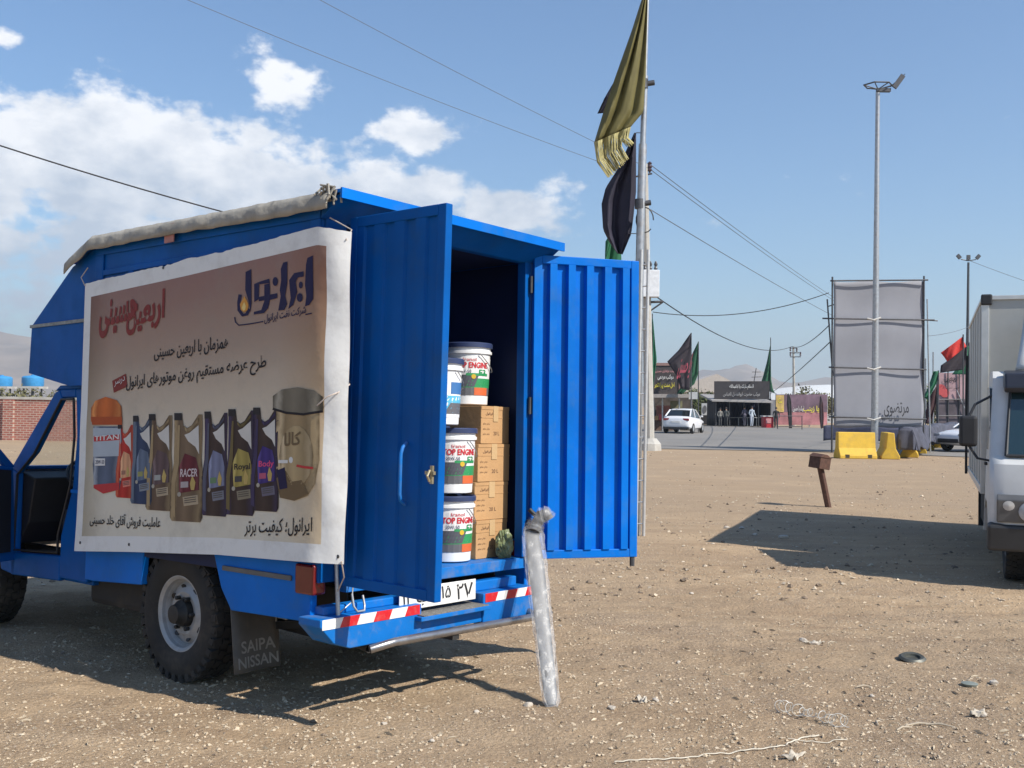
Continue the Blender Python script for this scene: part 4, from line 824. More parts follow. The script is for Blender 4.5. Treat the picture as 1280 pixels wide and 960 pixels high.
olive = mat('olive_flag', (.13, .112, .034), .75, var=.15, scale=5); nvf = mat('black_flag', (.016, .014, .03), .75, var=.2, scale=5); grn = mat('green_flag', (.015, .12, .055), .75, var=.15); redf = mat('red_flag', (.55, .03, .02), .75, var=.15); fringe_m = mat('gold_fringe', (.42, .37, .16), .7, var=.2, scale=20); blkf = mat('dark_cloth', (.02, .017, .019), .8, var=.2)
def flag(name, label, cat, Lp, Rp, depth, m, amp=.05, folds=3., group=None, nu=26, nv=20, seed=0., thick=.006, doff=0.):
    org = wp(*Rp[len(Rp)//2], depth); o = thing(name, label, cat, loc=org, group=group)
    ts = np.linspace(0, 1, len(Lp)); L_ = np.array(Lp, float); R_ = np.array(Rp, float)
    def fn(u, v):
        lx, ly = np.interp(u, ts, L_[:, 0]), np.interp(u, ts, L_[:, 1]); rx, ry = np.interp(u, ts, R_[:, 0]), np.interp(u, ts, R_[:, 1])
        k = depth/FPX; wv = amp*(math.sin(v*folds*6.28+u*3+seed)+.5*math.sin(v*folds*11+u*7+seed*2))*(1-.8*v)
        return rel_to(o, wp(lx+(rx-lx)*v, ly+(ry-ly)*v, depth+doff+wv))
    b = MB(); b.grid(fn, nu, nv); b.build('cloth', m, o, solid=thick, smooth=70)
    if depth < 20:                                             # halyard to the pole
        e_ = Vector(fn(0, 1)); py_ = Rp[0][1]; px_ = np.interp(py_, [-24, 95, 180, 330], [810, 806.5, 803.5, 799.5]); b = MB(); b.tube([tuple(e_), rel_to(o, wp(px_, py_, DM_+.1))], .006, 5); b.build('halyard', steel, o)
    return o, fn
fo, ffn = flag('flag', 'olive flag with a gold fringe drooping from the tall pole', 'flag', [(809, -22), (790, 38), (768, 100), (755, 138), (743, 178)], [(810, -22), (808.5, 40), (807, 95), (804, 140), (789, 158)], DM_, olive, .07, 2.5, seed=.4)
b = MB()
for k in range(64):
    v_ = k/63; st_ = Vector(ffn(1, v_*.98)); dx = (20-v_*16)*DM_/FPX; dz = (44-v_*10)*DM_/FPX*(1.0 if v_ < .8 else .6)
    en = st_+Vector((dx*.9+.02*math.sin(k*3), .03*math.sin(k*5), -dz)); md = st_.lerp(en, .5)+Vector((-.05, .02*math.sin(k*2), -.03)); b.tube([st_, md, en], .0065, 5)
tag(b.build('fringe', fringe_m, fo), kind='stuff')
flag('flag', 'black flag hanging limp under the olive flag on the tall pole', 'flag', [(793, 166), (772, 212), (757, 235), (752, 255), (754, 287), (762, 303), (772, 317)], [(795, 166), (795, 200), (795, 222), (795, 240), (792, 270), (789, 292), (778, 318)], DM_+.25, nvf, .06, 1.8, seed=1.4)
flag('flag', 'small black flag corner peeking out behind the olive flag', 'flag', [(770, 98), (755, 124), (747, 142)], [(780, 100), (775, 124), (764, 140)], DM_+.45, nvf, .03, 1.5, seed=3)
flag('flag', 'green flag end showing just above the right cargo door', 'flag', [(764, 290), (757, 302), (756, 330)], [(768, 292), (776, 308), (777, 330)], DM_+.5, grn, .03, 1.5, seed=2)

# ------------------------------------------------------------ power pole with transformer box, and the wires
pp0 = gpt(812, 563); PD = (pp0-CAM) @ c_f
pole = thing('power_pole', 'pale concrete power pole with crossarm and white switch box behind the ladder', 'power pole', loc=pp0)
W_ = lambda x, y, d=0.: rel_to(pole, wp(x, y, PD+d))
b = MB(); top = Vector(W_(806, 205)); b.tube([(0, 0, -.3), tuple(top)], [.20, .11], 8); b.build('post', concrete, pole, smooth=30)
b = MB(); b.tube([W_(778, 224), W_(815, 217)], .035, 6); b.build('crossarm', steel_d, pole)
for x_, y_ in ((812, 216), (782, 221)):
    b = MB(); b.lathe([(.03, 0), (.05, .06), (.1, .1), (.06, .16), (.1, .22), (.06, .3), (.09, .36), (.02, .42)], 10, M=Matrix.Translation(W_(x_, y_))); b.build('insulator', mat('insulator_brown', (.06, .04, .05), .3), pole, smooth=40)
b = MB(); c_ = Vector(W_(812, 372)); b.box(-.30, .32, -.3, .1, 0, 1.0, M=Matrix.Translation(c_)); b.build('switch_box', mat('enclosure_white', (.66, .68, .70), .5), pole, bevel=.02)
for k in range(3): b = MB(); b.lathe([(.04, 0), (.07, .08), (.04, .14), (.07, .22), (.03, .34)], 8, M=Matrix.Translation(c_+Vector((-.2+k*.2, -.1, 1.0)))); b.build('bushing', steel_d, pole, smooth=40)
b = MB(); b.tube([W_(806, 378), W_(829, 377)], .05, 6); b.tube([W_(808, 392), W_(828, 378)], .035, 6); b.build('bracket', steel_d, pole)
b = MB(); b.tube([W_(808, 562), W_(814, 563)], .2, 8) if False else b.lathe([(.45, -.1), (.42, .25), (.25, .45)], 10); b.build('footing', concrete, pole)
wire_m = mat('wire_black', (.02, .02, .022), .7); wire_g = mat('wire_grey', (.12, .13, .15), .6)
def wire(A_, B_, sag, r_, label, group=None, m=wire_m):
    n = 24; pts = []
    for k in range(n+1):
        f_ = k/n; p_ = A_.lerp(B_, f_); pts.append(p_-Vector((0, 0, sag*4*f_*(1-f_))))
    o = A_.copy(); b = MB(); b.tube([p_-o for p_ in pts], r_, 5); w = b.build('overhead_wire', m, None, smooth=60); w.location = o
    return tag(w, label, 'wire', group)
pt = lambda x, y, d=0.: wp(x, y, PD+d)
wire(wp(-160, 128, 30), pt(806, 372, -.1), .7, .024, 'thick black cable passing behind the truck roof to the power pole')
wire(wp(150, -36, 30), pt(782, 214), .15, .010, 'upper thin wire running to the power pole crossarm over the truck', 'thin wires over the truck', wire_g)
wire(wp(330, -38, 30), pt(812, 211), .1, .010, 'thin wire running to the crossarm insulator nearest the switch box', 'thin wires over the truck', wire_g)
wire(pt(812, 211), wp(1074, 395, 100), .25, .016, 'thin wire from the crossarm insulator down to the far utility pole', 'thin wires to the far poles', wire_g)
wire(pt(812, 205), wp(1078, 394, 100), .25, .016, 'thin wire from the pole top running past the grey billboard', 'thin wires to the far poles', wire_g)
wire(pt(813, 262), wp(1076, 412, 100), .2, .018, 'thin lower wire sloping from the power pole to distant lines', 'thin wires to the far poles', wire_g)
wire(pt(822, 372), wp(990, 433, 92), 1.0, .024, 'thick black cable sagging from the switch box to the utility pole')
wire(pt(816, 390), wp(1036, 366, 39), .42, .016, 'thin sagging wire between the power pole and the billboard scaffold')
wire(wp(990, 433, 92), wp(1037, 406, 39), .35, .02, 'black cable from the utility pole to the billboard scaffold')
wire(wp(963, 492, 90), wp(1037, 428, 39), .1, .02, 'black service cable rising from the shelter roof to the scaffold')
wire(wp(1160, 420, 40), wp(1212, 408, 58), .08, .012, 'thin wire from the scaffold to the far lamp mast', None, wire_g)
wire(wp(1210, 325, 58), wp(1400, 385, 70), .2, .014, 'thin wire leaving the far lamp mast head', None, wire_g)

# ------------------------------------------------------------ grey billboard on scaffold poles, tall lamp mast
bb0 = gpt(1096, 566.5); BD = (bb0-CAM) @ c_f; kk = BD/FPX
bb = thing('scaffold_billboard', 'large blank grey fabric billboard stretched on scaffold poles', 'billboard', loc=bb0)
Bw = lambda x, y, d=0.: rel_to(bb, wp(x, y, BD+d))
def cloth_bb(u, v): return Bw(1042+112*u+.5*math.sin(v*9), 352+182*v+.8*math.sin(u*12)*(1 if v in (0, 1) else 0), .03*math.sin(u*7+v*3)+.02*math.sin(v*13)+.10*math.sin(u*3.14)*math.sin(v*9.4)**2*.3)
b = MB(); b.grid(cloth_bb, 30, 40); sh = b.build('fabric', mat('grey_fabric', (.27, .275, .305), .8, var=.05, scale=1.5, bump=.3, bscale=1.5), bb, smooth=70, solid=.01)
text_on('مرتضوی', lambda x, y: Bw(1105+x, 521-y, -.16), 0, 31, 0, 18, mat('graffiti_black', (.03, .03, .035), .7), sh, bold=.01)
for x_, yt, yb in ((1040.5, 346, 571), (1155, 345, 577)): b = MB(); b.tube([Bw(x_, yt), (Bw(x_-.8, yb)[0], Bw(x_, yb)[1], -.1)], .035, 8); b.build('upright_pole', steel_d, bb, smooth=50)
for x0, x1, y0, y1 in ((1028, 1168, 398, 400), (1036, 1158, 459, 462), (1036, 1158, 521, 524), (1038, 1160, 351, 350)): b = MB(); b.tube([Bw(x0, y0, -.12), Bw(x1, y1, -.12)], .03, 8); b.build('ledger_pole', steel_d, bb, smooth=50)
b = MB(); b.tube([Bw(1034, 374, .1), Bw(1041, 470, .1)], .03, 8); b.build('brace_pole', steel_d, bb, smooth=50)
b = MB(); b.tube([Bw(1159, 374, 1.), tuple(Vector(Bw(1163, 572, 1.)).to_2d().to_3d()-Vector((0, 0, .1)))], .03, 8); b.build('brace_pole', steel, bb, smooth=50)
b = MB(); b.tube([Bw(1035, 383, .1), Bw(1045, 380, .1)], .025, 6); b.tube([Bw(1155, 400, .1), Bw(1172, 401, .1)], .025, 6); b.build('coupler', steel_d, bb)
lm0 = gpt(1093, 568); LD = (lm0-CAM) @ c_f
lm = thing('lamp_mast', 'tall grey floodlight mast standing in front of the grey billboard', 'lamp post', loc=lm0)
Lw = lambda x, y, d=0.: rel_to(lm, wp(x, y, LD+d))
b = MB(); b.tube([(0, 0, -.1), (0, 0, 2.5), Lw(1097.2, 116)], [.135, .125, .075], 14); b.build('mast', steel, lm, smooth=50)
b = MB(); b.lathe([(.42, 0), (.42, .12), (.2, .14)], 10); b.build('base_plate', concrete, lm)
cz = Vector(Lw(1097.5, 110)); ring = [cz+Vector((.52*math.cos(a), .45*math.sin(a), .10)) for a in np.linspace(0, 6.283, 7)]
b = MB(); b.tube(ring, .028, 6); [b.tube([tuple(cz+Vector((0, 0, -.05))), tuple(ring[k])], .02, 6) for k in range(6)]; b.build('head_frame', steel_d, lm)
b = MB(); b.box(-.28, .28, -.04, .04, -.09, .09, M=Matrix.Translation(cz+Vector((.72, -.1, .22))) @ Matrix.Rotation(R(-55), 4, 'Y')); b.tube([tuple(cz+Vector((.45, 0, .05))), tuple(cz+Vector((.95, -.1, .5)))], .018, 6); b.build('floodlight', steel_d, lm)
b = MB(); b.box(-.05, .45, -.08, .08, -.14, -.02, M=Matrix.Translation(cz)); b.build('ballast_box', steel_d, lm)
for y_ in (398, 460, 523): b = MB(); b.tube([Lw(1084, y_, -.2), Lw(1092, y_+2, -.25), Lw(1101, y_-1, -.2)], .035, 6); b.build('lashing', mat('rag', (.5, .48, .44)), lm)
l2 = thing('lamp_mast', 'slender lamp mast with three floodlights behind the white box truck', 'lamp post', loc=Vector((wp(1208, 540, 58).x, wp(1208, 540, 58).y, GF)))
Lw2 = lambda x, y, d=0.: rel_to(l2, wp(x, y, 58+d))
b = MB(); b.tube([(0, 0, -.1), Lw2(1210.5, 328)], [.11, .06], 10); b.build('mast', steel_d, l2, smooth=50)
c2 = Vector(Lw2(1210.5, 326))
for ang, dx in ((-42, -.42), (0, 0), (42, .42)): b = MB(); b.box(-.09, .09, -.06, .06, -.02, .24, M=Matrix.Translation(c2+Vector((dx*1.1, 0, .08+abs(dx)*.15))) @ Matrix.Rotation(R(ang), 4, 'Y')); b.tube([tuple(c2), tuple(c2+Vector((dx, 0, .08)))], .03, 6); b.build('floodlight', steel_d, l2)

# ------------------------------------------------------------ concrete barriers
jp = [(-.30, 0), (-.30, .10), (-.16, .36), (-.11, .88), (.11, .88), (.16, .36), (.30, .10), (.30, 0)]
def barrier(loc, rz, L, m, label, group, feet=True):
    o = thing('concrete_barrier', label, 'barrier', loc=loc, rz=rz, group=group); b = MB(); b.prism(jp, -L/2, L/2, axis='x'); b.build('block', m, o, bevel=.025)
    for s_ in (-1, 1): b = MB(); b.box(s_*L*.3-.07, s_*L*.3+.07, -.305, -.27, .03, .14); b.build('slot_shade_block', mat('slot_shade', (.06, .05, .03), .9), o)  # dark blocks on the foot stand in for the shade in lifting slots
    return o
p_ = gpt(1069, 573); barrier(p_, R(4), 1.28, yellow, 'yellow concrete barrier set square in front of the grey billboard', 'yellow concrete barriers')
p_ = gpt(1114, 574); barrier(p_+Vector((.05, .5, 0)), R(80), 1.28, yellow, 'yellow concrete barrier turned end-on beside the lamp mast foot', 'yellow concrete barriers')
line = [(1137, 571), (1148, 566.5), (1158, 562.5), (1168, 559.5), (1178, 556.5), (1188, 554)]
for k, (x_, y_) in enumerate(line):
    p_ = gpt(x_, y_); barrier(p_, R(68), 1.25, yellow, 'yellow barrier in the row half hidden under dark netting', 'yellow concrete barriers')
rowp = [gpt(*q) for q in line]; rowp = [rowp[0]+(rowp[0]-rowp[1])*.45]+rowp+[rowp[-1]+(rowp[-1]-rowp[-2])]
ncl = thing('dark_netting', 'long dark netting draped over the row of yellow barriers', 'netting', loc=rowp[0])
def drape(u, v):
    f_ = u*(len(rowp)-1); i_ = min(int(f_), len(rowp)-2); c_ = rowp[i_].lerp(rowp[i_+1], f_-i_); d_ = (rowp[-1]-rowp[0]).normalized(); n_ = Vector((-d_.y, d_.x, 0))
    s_ = v*1.5; fold = .05*math.sin(u*60+s_*3)+.04*math.sin(u*131)
    s_ = (v-.5)*1.9; a_ = abs(s_); sg_ = 1 if s_ > 0 else -1; zt = 1.02+.05*math.sin(u*23)
    if a_ < .16: o_ = n_*s_; z = zt
    else: o_ = n_*sg_*(.16+.30*(a_-.16)+fold); z = zt-(a_-.16)*(.90+.08*math.sin(u*37)+.06*math.sin(u*90))
    q = c_+o_-rowp[0]; return (q.x, q.y, z)
def near_end(u, v):
    t_ = Vector(drape(0., v)); d_ = (rowp[-1]-rowp[0]).normalized(); q = t_-d_*(.06+.10*u+.03*math.sin(v*25)); return (q.x, q.y, t_.z+(.30-t_.z)*u)
b = MB(); b.grid(drape, 140, 20); b.grid(near_end, 8, 20); b.build('cloth', mat('netting_slate', (.065, .067, .09), .85, var=.3, scale=3), ncl, smooth=60, solid=.012)
fl_ = gpt(1100, 556)
b = MB(); b.grid(lambda u, v: (fl_.x-2.2+4.6*u, fl_.y+1.5+.15*math.sin(u*9), GF+.1+.72*v+.05*math.sin(u*15)), 24, 6); sk = b.build('dark_screen', mat('tarpaulin_navy', (.03, .035, .07), .8, var=.3, scale=4), None, solid=.02, smooth=60); tag(sk, 'navy tarpaulin screen strung low behind the grey billboard', 'screen')

# ------------------------------------------------------------ rusty post with a box head
rp0 = at(1037, 634, GF); rp0.z = float(ground_z(rp0.x, rp0.y)); RD = (rp0-CAM) @ c_f
rp = thing('rusty_post', 'leaning rusty post with a brown metal box on top, stuck in the dirt', 'post', loc=rp0)
Rw = lambda x, y, d=0.: rel_to(rp, wp(x, y, RD+d)); b = MB(); b.tube([(0, 0, -.1), Rw(1025, 582)], .055, 8); b.build('post', rust, rp, smooth=30)
c_ = Vector(Rw(1024.5, 579)); b = MB(); Mx = Matrix.Translation(c_) @ Matrix.Rotation(R(8), 4, 'Y') @ Matrix.Rotation(R(28), 4, 'Z'); b.box(-.12, .12, -.13, .13, -.09, .10, M=Mx); b.prism([(-.14, .101), (.14, .101), (.02, .16), (-.05, .16)], -.14, .14, M=Mx); b.build('box_head', rust, rp, bevel=.008)

# ------------------------------------------------------------ white box truck on the right
bf = Vector((-.375, -.927, 0)).normalized(); bl = Vector((-bf.y, bf.x, 0)); fw0 = at(1257, 728, GF); BO = fw0-bl*(-.80)+bf*(-.32)+Vector((0, 0, 0))
BM = Matrix(((bf.x, bl.x, 0, BO.x), (bf.y, bl.y, 0, BO.y), (0, 0, 1, GF), (0, 0, 0, 1)))
bt = thing('box_truck', 'white box truck parked facing out on the dirt, black mirror and dark visor', 'box truck', M=BM)
BW = .98
b = MB(); b.box(-4.9, -.62, -BW, BW, .82, 2.86); cb = b.build('cargo_box', boxwhite, bt, bevel=.012)
for (x0, x1, y0, y1, z0, z1) in ((-.64, -.605, -BW-.012, -BW+.06, .8, 2.87), (-.64, -.605, BW-.06, BW+.012, .8, 2.87), (-4.91, -.60, -BW-.014, -BW+.03, 2.84, 2.88), (-4.91, -.60, BW-.03, BW+.014, 2.84, 2.88), (-.64, -.60, -BW, BW, 2.835, 2.88), (-4.91, -.60, -BW-.014, -BW+.03, .78, .86)):
    b = MB(); b.box(x0, x1, y0, y1, z0, z1); b.build('edge_trim', mat('aluminium_trim', (.60, .60, .58), .4, .5, var=.08), cb, bevel=.004)
b = MB(); b.box(-.66, -.585, -BW-.02, -BW+.09, 2.78, 2.895); b.build('corner_cap', black, cb, bevel=.015)
for k in range(5): b = MB(); b.box(-4.0+k*.72, -3.975+k*.72, -BW-.006, -BW, .86, 2.83); b.build('panel_rib', boxwhite, cb)
for yy_ in (-.45, .1, .6): b = MB(); b.box(-.62, -.612, yy_, yy_+.02, .86, 2.83); b.build('panel_rib', boxwhite, cb)
b = MB(); b.box(-4.8, .5, -.38, -.30, .5, .68); b.box(-4.8, .5, .30, .38, .5, .68); b.tube([(-3.0, -.75, .36), (-3.0, .75, .36)], .06, 8); b.box(-4.8, -.7, -.9, .9, .70, .815); b.build('chassis', chassis, bt)
b = MB(); b.box(-2.3, -1.3, -.92, -.88, .38, .75); b.build('side_guard', chassis, bt); b = MB(); b.box(-3.55, -3.53, -.9, -.55, .15, .7); b.build('mud_flap', black, bt)
# cab by lofted sections: (x front profile by z), half width
CP = [(-.50, .42), (-.50, 2.02), (-.40, 2.06), (.15, 2.05), (.30, 1.98), (.62, 1.24), (.74, 1.16), (.80, .95), (.82, .62), (.80, .42), (.42, .42), (.38, .62), (.22, .76), (-.10, .78), (-.32, .66), (-.40, .42)]
b = MB(); vs = []
for (yy_, sc) in ((-.84, .955), (-.81, .99), (-.72, 1.0), (.72, 1.0), (.81, .99), (.84, .955)):
    for (x_, z_) in CP: vs.append((x_ if x_ < .1 else .1+(x_-.1)*(1-(abs(yy_) > .73)*.06-(abs(yy_) > .82)*.08), yy_*(1-.05*max(0, (z_-1.2)/.85)), z_))
n = len(CP); fs = [(k*n+i, k*n+(i+1) % n, (k+1)*n+(i+1) % n, (k+1)*n+i) for k in range(5) for i in range(n)]+[tuple(range(n)), tuple(range(5*n, 6*n))]
b.add(vs, fs); cb2 = b.build('cab', white, bt, smooth=30); cb2.scale = (1, 1.10, 1); cb2.location = (0, -.04, 0)
b = MB(); b.box(-4.93, -4.87, -BW-.05, -BW-.016, .75, 2.45); b.build('rear_hinge_bar', black, cb)
b = MB(); b.add([(.655, -.70, 1.245), (.655, .70, 1.245), (.365, .655, 1.90), (.365, -.655, 1.90)], [(0, 1, 2, 3)]); ws = b.build('windscreen', glassteal, cb2, solid=.01)
b = MB(); b.tube([(.662, -.712, 1.24), (.662, .712, 1.24), (.365, .667, 1.91), (.365, -.667, 1.91), (.662, -.712, 1.24)], .016, 6); b.build('window_seal', black, ws)
b = MB(); b.tube([(.69, -.5, 1.22), (.62, -.1, 1.36)], .009, 5); b.tube([(.69, .1, 1.22), (.62, .5, 1.36)], .009, 5); b.build('wiper', black, ws)
b = MB(); b.prism([(.22, 1.92), (.48, 1.83), (.52, 1.88), (.46, 2.02), (.26, 2.06)], -.72, .72); b.build('sun_visor', mat('visor_dark', (.02, .022, .032), .35), cb2, bevel=.02)
def spoil(u, v): return (-.38+.62*(1-v**1.6), (-.62+1.24*u)*(1-.18*v), 2.06+.62*v*(1-.10*(2*u-1)**2)+.04*math.sin(u*3.14))
b = MB(); b.grid(spoil, 16, 12); b.build('air_deflector', white, cb2, smooth=60, solid=.03)
for s_ in (-1, 1):
    b = MB(); b.prism([(.845, .63), (.855, .84), (.80, .89), (.70, .63)], s_*.40, s_*.79); hl_ = b.build('headlight_housing', mat('lamp_shell', (.10, .10, .10), .2, var=.1), cb2, bevel=.01)
    b = MB(); b.lathe([(.10, 0), (.095, .03), (.05, .045), (.001, .05)], 18, axis='x', M=Matrix.Translation((.84, s_*.53, .735))); b.build('headlight', mat('lamp_lens_grey', (.38, .39, .40), .08, spec=.8), hl_, smooth=40)
    b = MB(); b.lathe([(.05, 0), (.045, .02), (.001, .03)], 14, axis='x', M=Matrix.Translation((.835, s_*.70, .785))); b.build('indicator', mat('indicator_grey', (.45, .43, .40), .2), hl_, smooth=40)
    b = MB(); b.box(.62, .72, s_*.93, s_*1.13, 1.22, 1.52) if False else b.box(.42, .50, s_*.93, s_*1.08, 1.31, 1.61); mi_ = b.build('mirror', black, cb2, bevel=.03, seg=3)
    b = MB(); b.tube([(.46, s_*1.0, 1.60), (.42, s_*.95, 1.72), (.30, s_*.79, 1.82)], .012, 6); b.build('mirror_arm', black, mi_); b = MB(); b.tube([(.46, s_*1.0, 1.32), (.50, s_*.93, 1.20), (.55, s_*.82, 1.18)], .012, 6); b.build('mirror_arm', black, mi_)
    b = MB(); b.prism([(.52, 1.27), (.28, 1.88), (-.30, 1.90), (-.32, 1.27)], s_*.815-.012, s_*.815+.012, M=Matrix.Identity(4)); b.build('side_window', glass, cb2)
    b = MB(); b.box(.02, .16, s_*.848-.012, s_*.848+.012, 1.12, 1.15); b.build('door_handle', black, cb2, bevel=.004)
b = MB(); b.prism([(.84, .36), (.86, .60), (.76, .62), (.60, .60), (.60, .36)], -.86, .86); b.build('front_bumper', mat('bumper_grey', (.028, .029, .031), .5, var=.1, dirt=(.06, .055, .05), dscale=5, damt=.3), cb2, bevel=.025)
b = MB(); b.prism([(.835, .64), (.79, .98), (.77, .98), (.80, .64)], -.38, .38); b.build('grille', mat('lamp_dark', (.08, .08, .085)), cb2)
b = MB(); b.prism([(.84, .93), (.815, 1.02), (.79, 1.02), (.80, .93)], -.3, .3); b.build('badge_bar', chrome, cb2)
for (x_, y_) in ((0, -.70), (0, .70), (-3.0, -.72), (-3.0, .72)):
    wn = copy_tree(w0, bt); wn.location = (x_, y_, .355); wn.scale = (.97, .97, .97); wn.rotation_euler = (0, .4, math.pi if y_ < 0 else 0)

# ------------------------------------------------------------ cars
def make_car(label, loc, rz, colm, front_view=False):
    o = thing('parked_car', label, 'car', loc=loc, rz=rz)
    sx = [-2.25, -2.18, -1.9, -1.4, -.6, .3, 1.1, 1.75, 2.1, 2.22]; hw_ = [.70, .80, .86, .88, .89, .89, .88, .85, .78, .60]; zb = [.45, .30, .24, .22, .20, .20, .22, .24, .28, .40]; zt = [.86, 1.02, 1.05, 1.02, .98, .95, .90, .82, .74, .60]
    b = MB(); vs = []
    for x_, w_, a_, c_ in zip(sx, hw_, zb, zt):
        m_ = (a_+c_)/2; half = [(0, a_), (w_*.85, a_), (w_*.98, a_+.1), (w_, m_), (w_*.96, c_-.06), (w_*.86, c_), (0, c_+.03)]
        vs += [(x_, y_, z_) for y_, z_ in half]+[(x_, -y_, z_) for y_, z_ in reversed(half[1:-1])]
    n = 12; b.add(vs, [(k*n+i, k*n+(i+1) % n, (k+1)*n+(i+1) % n, (k+1)*n+i) for k in range(len(sx)-1) for i in range(n)]+[tuple(range(n)), tuple(range((len(sx)-1)*n, len(sx)*n))])
    bd = b.build('body', colm, o, smooth=40, sub=1)
    b = MB(); vs = []
    for x_, w_, z_ in ((-1.75, .74, 1.03), (-1.05, .62, 1.40), (-.4, .62, 1.46), (.25, .62, 1.42), (1.05, .76, .93)):
        vs += [(x_, w_, z_), (x_, -w_, z_), (x_, -w_-.12*(z_ > 1.1), .95), (x_, w_+.12*(z_ > 1.1), .95)]
    b.add(vs, [(k*4+i, k*4+(i+1) % 4, k*4+4+(i+1) % 4, k*4+4+i) for k in range(4) for i in range(4)]); b.build('greenhouse', glass, o, smooth=20)
    b = MB(); b.grid(lambda u, v: (-1.08+1.36*u, -.625+1.25*v, 1.405+.075*math.sin(u*3.14)+.012-.02*(2*v-1)**2), 10, 8); b.build('roof', colm, o, solid=.03, smooth=60)
    for s_ in (-1, 1):
        b = MB(); b.tube([(-1.78, s_*.75, 1.03), (-1.06, s_*.64, 1.41)], .045, 6); b.tube([(1.05, s_*.77, .94), (.27, s_*.64, 1.42)], .035, 6); b.tube([(-.35, s_*.74, .96), (-.38, s_*.64, 1.44)], .035, 6); b.build('pillar', colm, o)
        b = MB(); b.box(-2.235, -2.12, s_*.42, s_*.78, .78, .92); b.build('tail_light', mat('car_tail', (.25, .03, .03), .3), o, bevel=.02)
        b = MB(); b.box(1.98, 2.17, s_*.45, s_*.76, .60, .72); b.build('headlight', mat('car_lamp', (.35, .36, .38), .1), o, bevel=.02)
        b = MB(); b.box(.62, .74, s_*.87, s_*1.02, .98, 1.08); b.build('mirror', colm, o, bevel=.02)
        for x_ in (-1.35, 1.35):
            b = MB(); b.lathe([(.19, -.09), (.29, -.095), (.315, -.06), (.315, .06), (.29, .095), (.19, .09)], 24, axis='y', closed=True, M=Matrix.Translation((x_, s_*.80, .315))); wh = b.build('wheel', rubber, o, smooth=40)
            b = MB(); b.lathe([(.001, .06), (.08, .07), (.17, .05), (.195, .085)], 16, axis='y', M=Matrix.Translation((x_, s_*.80, .315)) @ Matrix.Diagonal((1, s_, 1, 1))); b.build('rim', rimgrey, wh, smooth=30)
    b = MB(); b.box(-2.262, -2.235, -.26, .26, .66, .77); b.build('number_plate', tapewhite, o); b = MB(); b.box(-2.28, -2.1, -.78, .78, .26, .40); b.build('rear_bumper_trim', black, o, bevel=.03)
    b = MB(); b.box(2.12, 2.24, -.5, .5, .36, .52); b.build('grille', black, o, bevel=.03)
    return o
sp_ = gpt(855, 541.5); sp_.z = GF+.02
make_car('white sedan seen from behind, parked on the road by the black stall sign', sp_, R(68), carwhite)
c2_ = gpt(1214, 566); c2_.z = GF+.02
make_car('white car with its bonnet showing behind the box truck', c2_+Vector((1.1, 1.0, 0)), R(205), carwhite)

# ------------------------------------------------------------ shelter, stall, flags and people across the road
def backdrop(name, label, cat, px, py, group=None):
    p_ = gpt(px, py); p_.z = GF+.02; o = thing(name, label, cat, loc=p_, group=group); d = (p_-CAM) @ c_f
    return o, d, (lambda x, y, dd=0.: rel_to(o, wp(x, y, d+dd)))
def pole_part(o, a_, c_, r_, m, name, n=6): b = MB(); b.tube([a_, c_], r_, n); return b.build(name, m, o, smooth=50)
def panel(o, f, x0, x1, y0, y1, m, name, d0=0., th=.08, parent=None):
    A_ = [Vector(f(x, y, d0)) for x, y in ((x0, y0), (x1, y0), (x1, y1), (x0, y1))]; dv = Vector((0, th, 0))
    b = MB(); b.add([tuple(v) for v in A_]+[tuple(v+dv) for v in A_], [(0, 1, 2, 3), (4, 7, 6, 5), (0, 4, 5, 1), (1, 5, 6, 2), (2, 6, 7, 3), (3, 7, 4, 0)]); return b.build(name, m, parent or o)
dkw = mat('dark_board', (.035, .03, .032), .7, var=.2, scale=1.5); txtw = mat('sign_white', (.70, .69, .66), .6); txty = mat('sign_yellow', (.72, .62, .04), .6); txtr = mat('sign_red', (.45, .06, .06), .6); txtp = mat('sign_pink', (.55, .25, .25), .6)
sh_, sd_, sf = backdrop('market_shelter', 'dark open-fronted shelter with a black lettered fascia across the road', 'shelter', 930, 533.5)
fa_ = panel(sh_, sf, 893, 962, 476.5, 499, dkw, 'fascia', 0., .12)
text_on('السلام علیک یا اباعبدالله', lambda x, y: sf(912+x, 487-y, -.08), 0, 30, 0, 6.5, txtw, fa_, bold=.005); text_on('موکب حضرت ابوالفضل العباس', lambda x, y: sf(904+x, 496-y, -.08), 0, 46, 0, 6, mat('sign_grey', (.36, .35, .34), .6), fa_, bold=.005)
b = MB(); a0, a1 = Vector(sf(890, 500, -.9)), Vector(sf(966, 502, -.9)); b.add([a0, a1, a1+Vector((0, 5.5, .55)), a0+Vector((0, 5.5, .55)), a0+Vector((0, 0, -.12)), a1+Vector((0, 0, -.12)), a1+Vector((0, 5.5, .4)), a0+Vector((0, 5.5, .4))], [(0, 1, 2, 3), (4, 7, 6, 5), (0, 4, 5, 1), (1, 5, 6, 2), (2, 6, 7, 3), (3, 7, 4, 0)]); b.build('canopy_roof', mat('canopy_grey', (.3, .28, .26), .7, var=.1), sh_)
for x_ in (895, 912, 930, 948, 963): pole_part(sh_, (sf(x_, 533, 0)[0], 0, 0), sf(x_, 500, 0), .05, steel_d, 'post')
curtain = mat('navy_curtain', (.012, .014, .05), .85, var=.25, scale=2)
def cur(u, v): q = Vector(sf(895+68*u, 532, 3.6)); return (q.x, q.y+.12*math.sin(u*90), 2.4*v)
b = MB(); b.grid(cur, 120, 3); b.build('back_curtain', curtain, sh_, solid=.02, smooth=60)
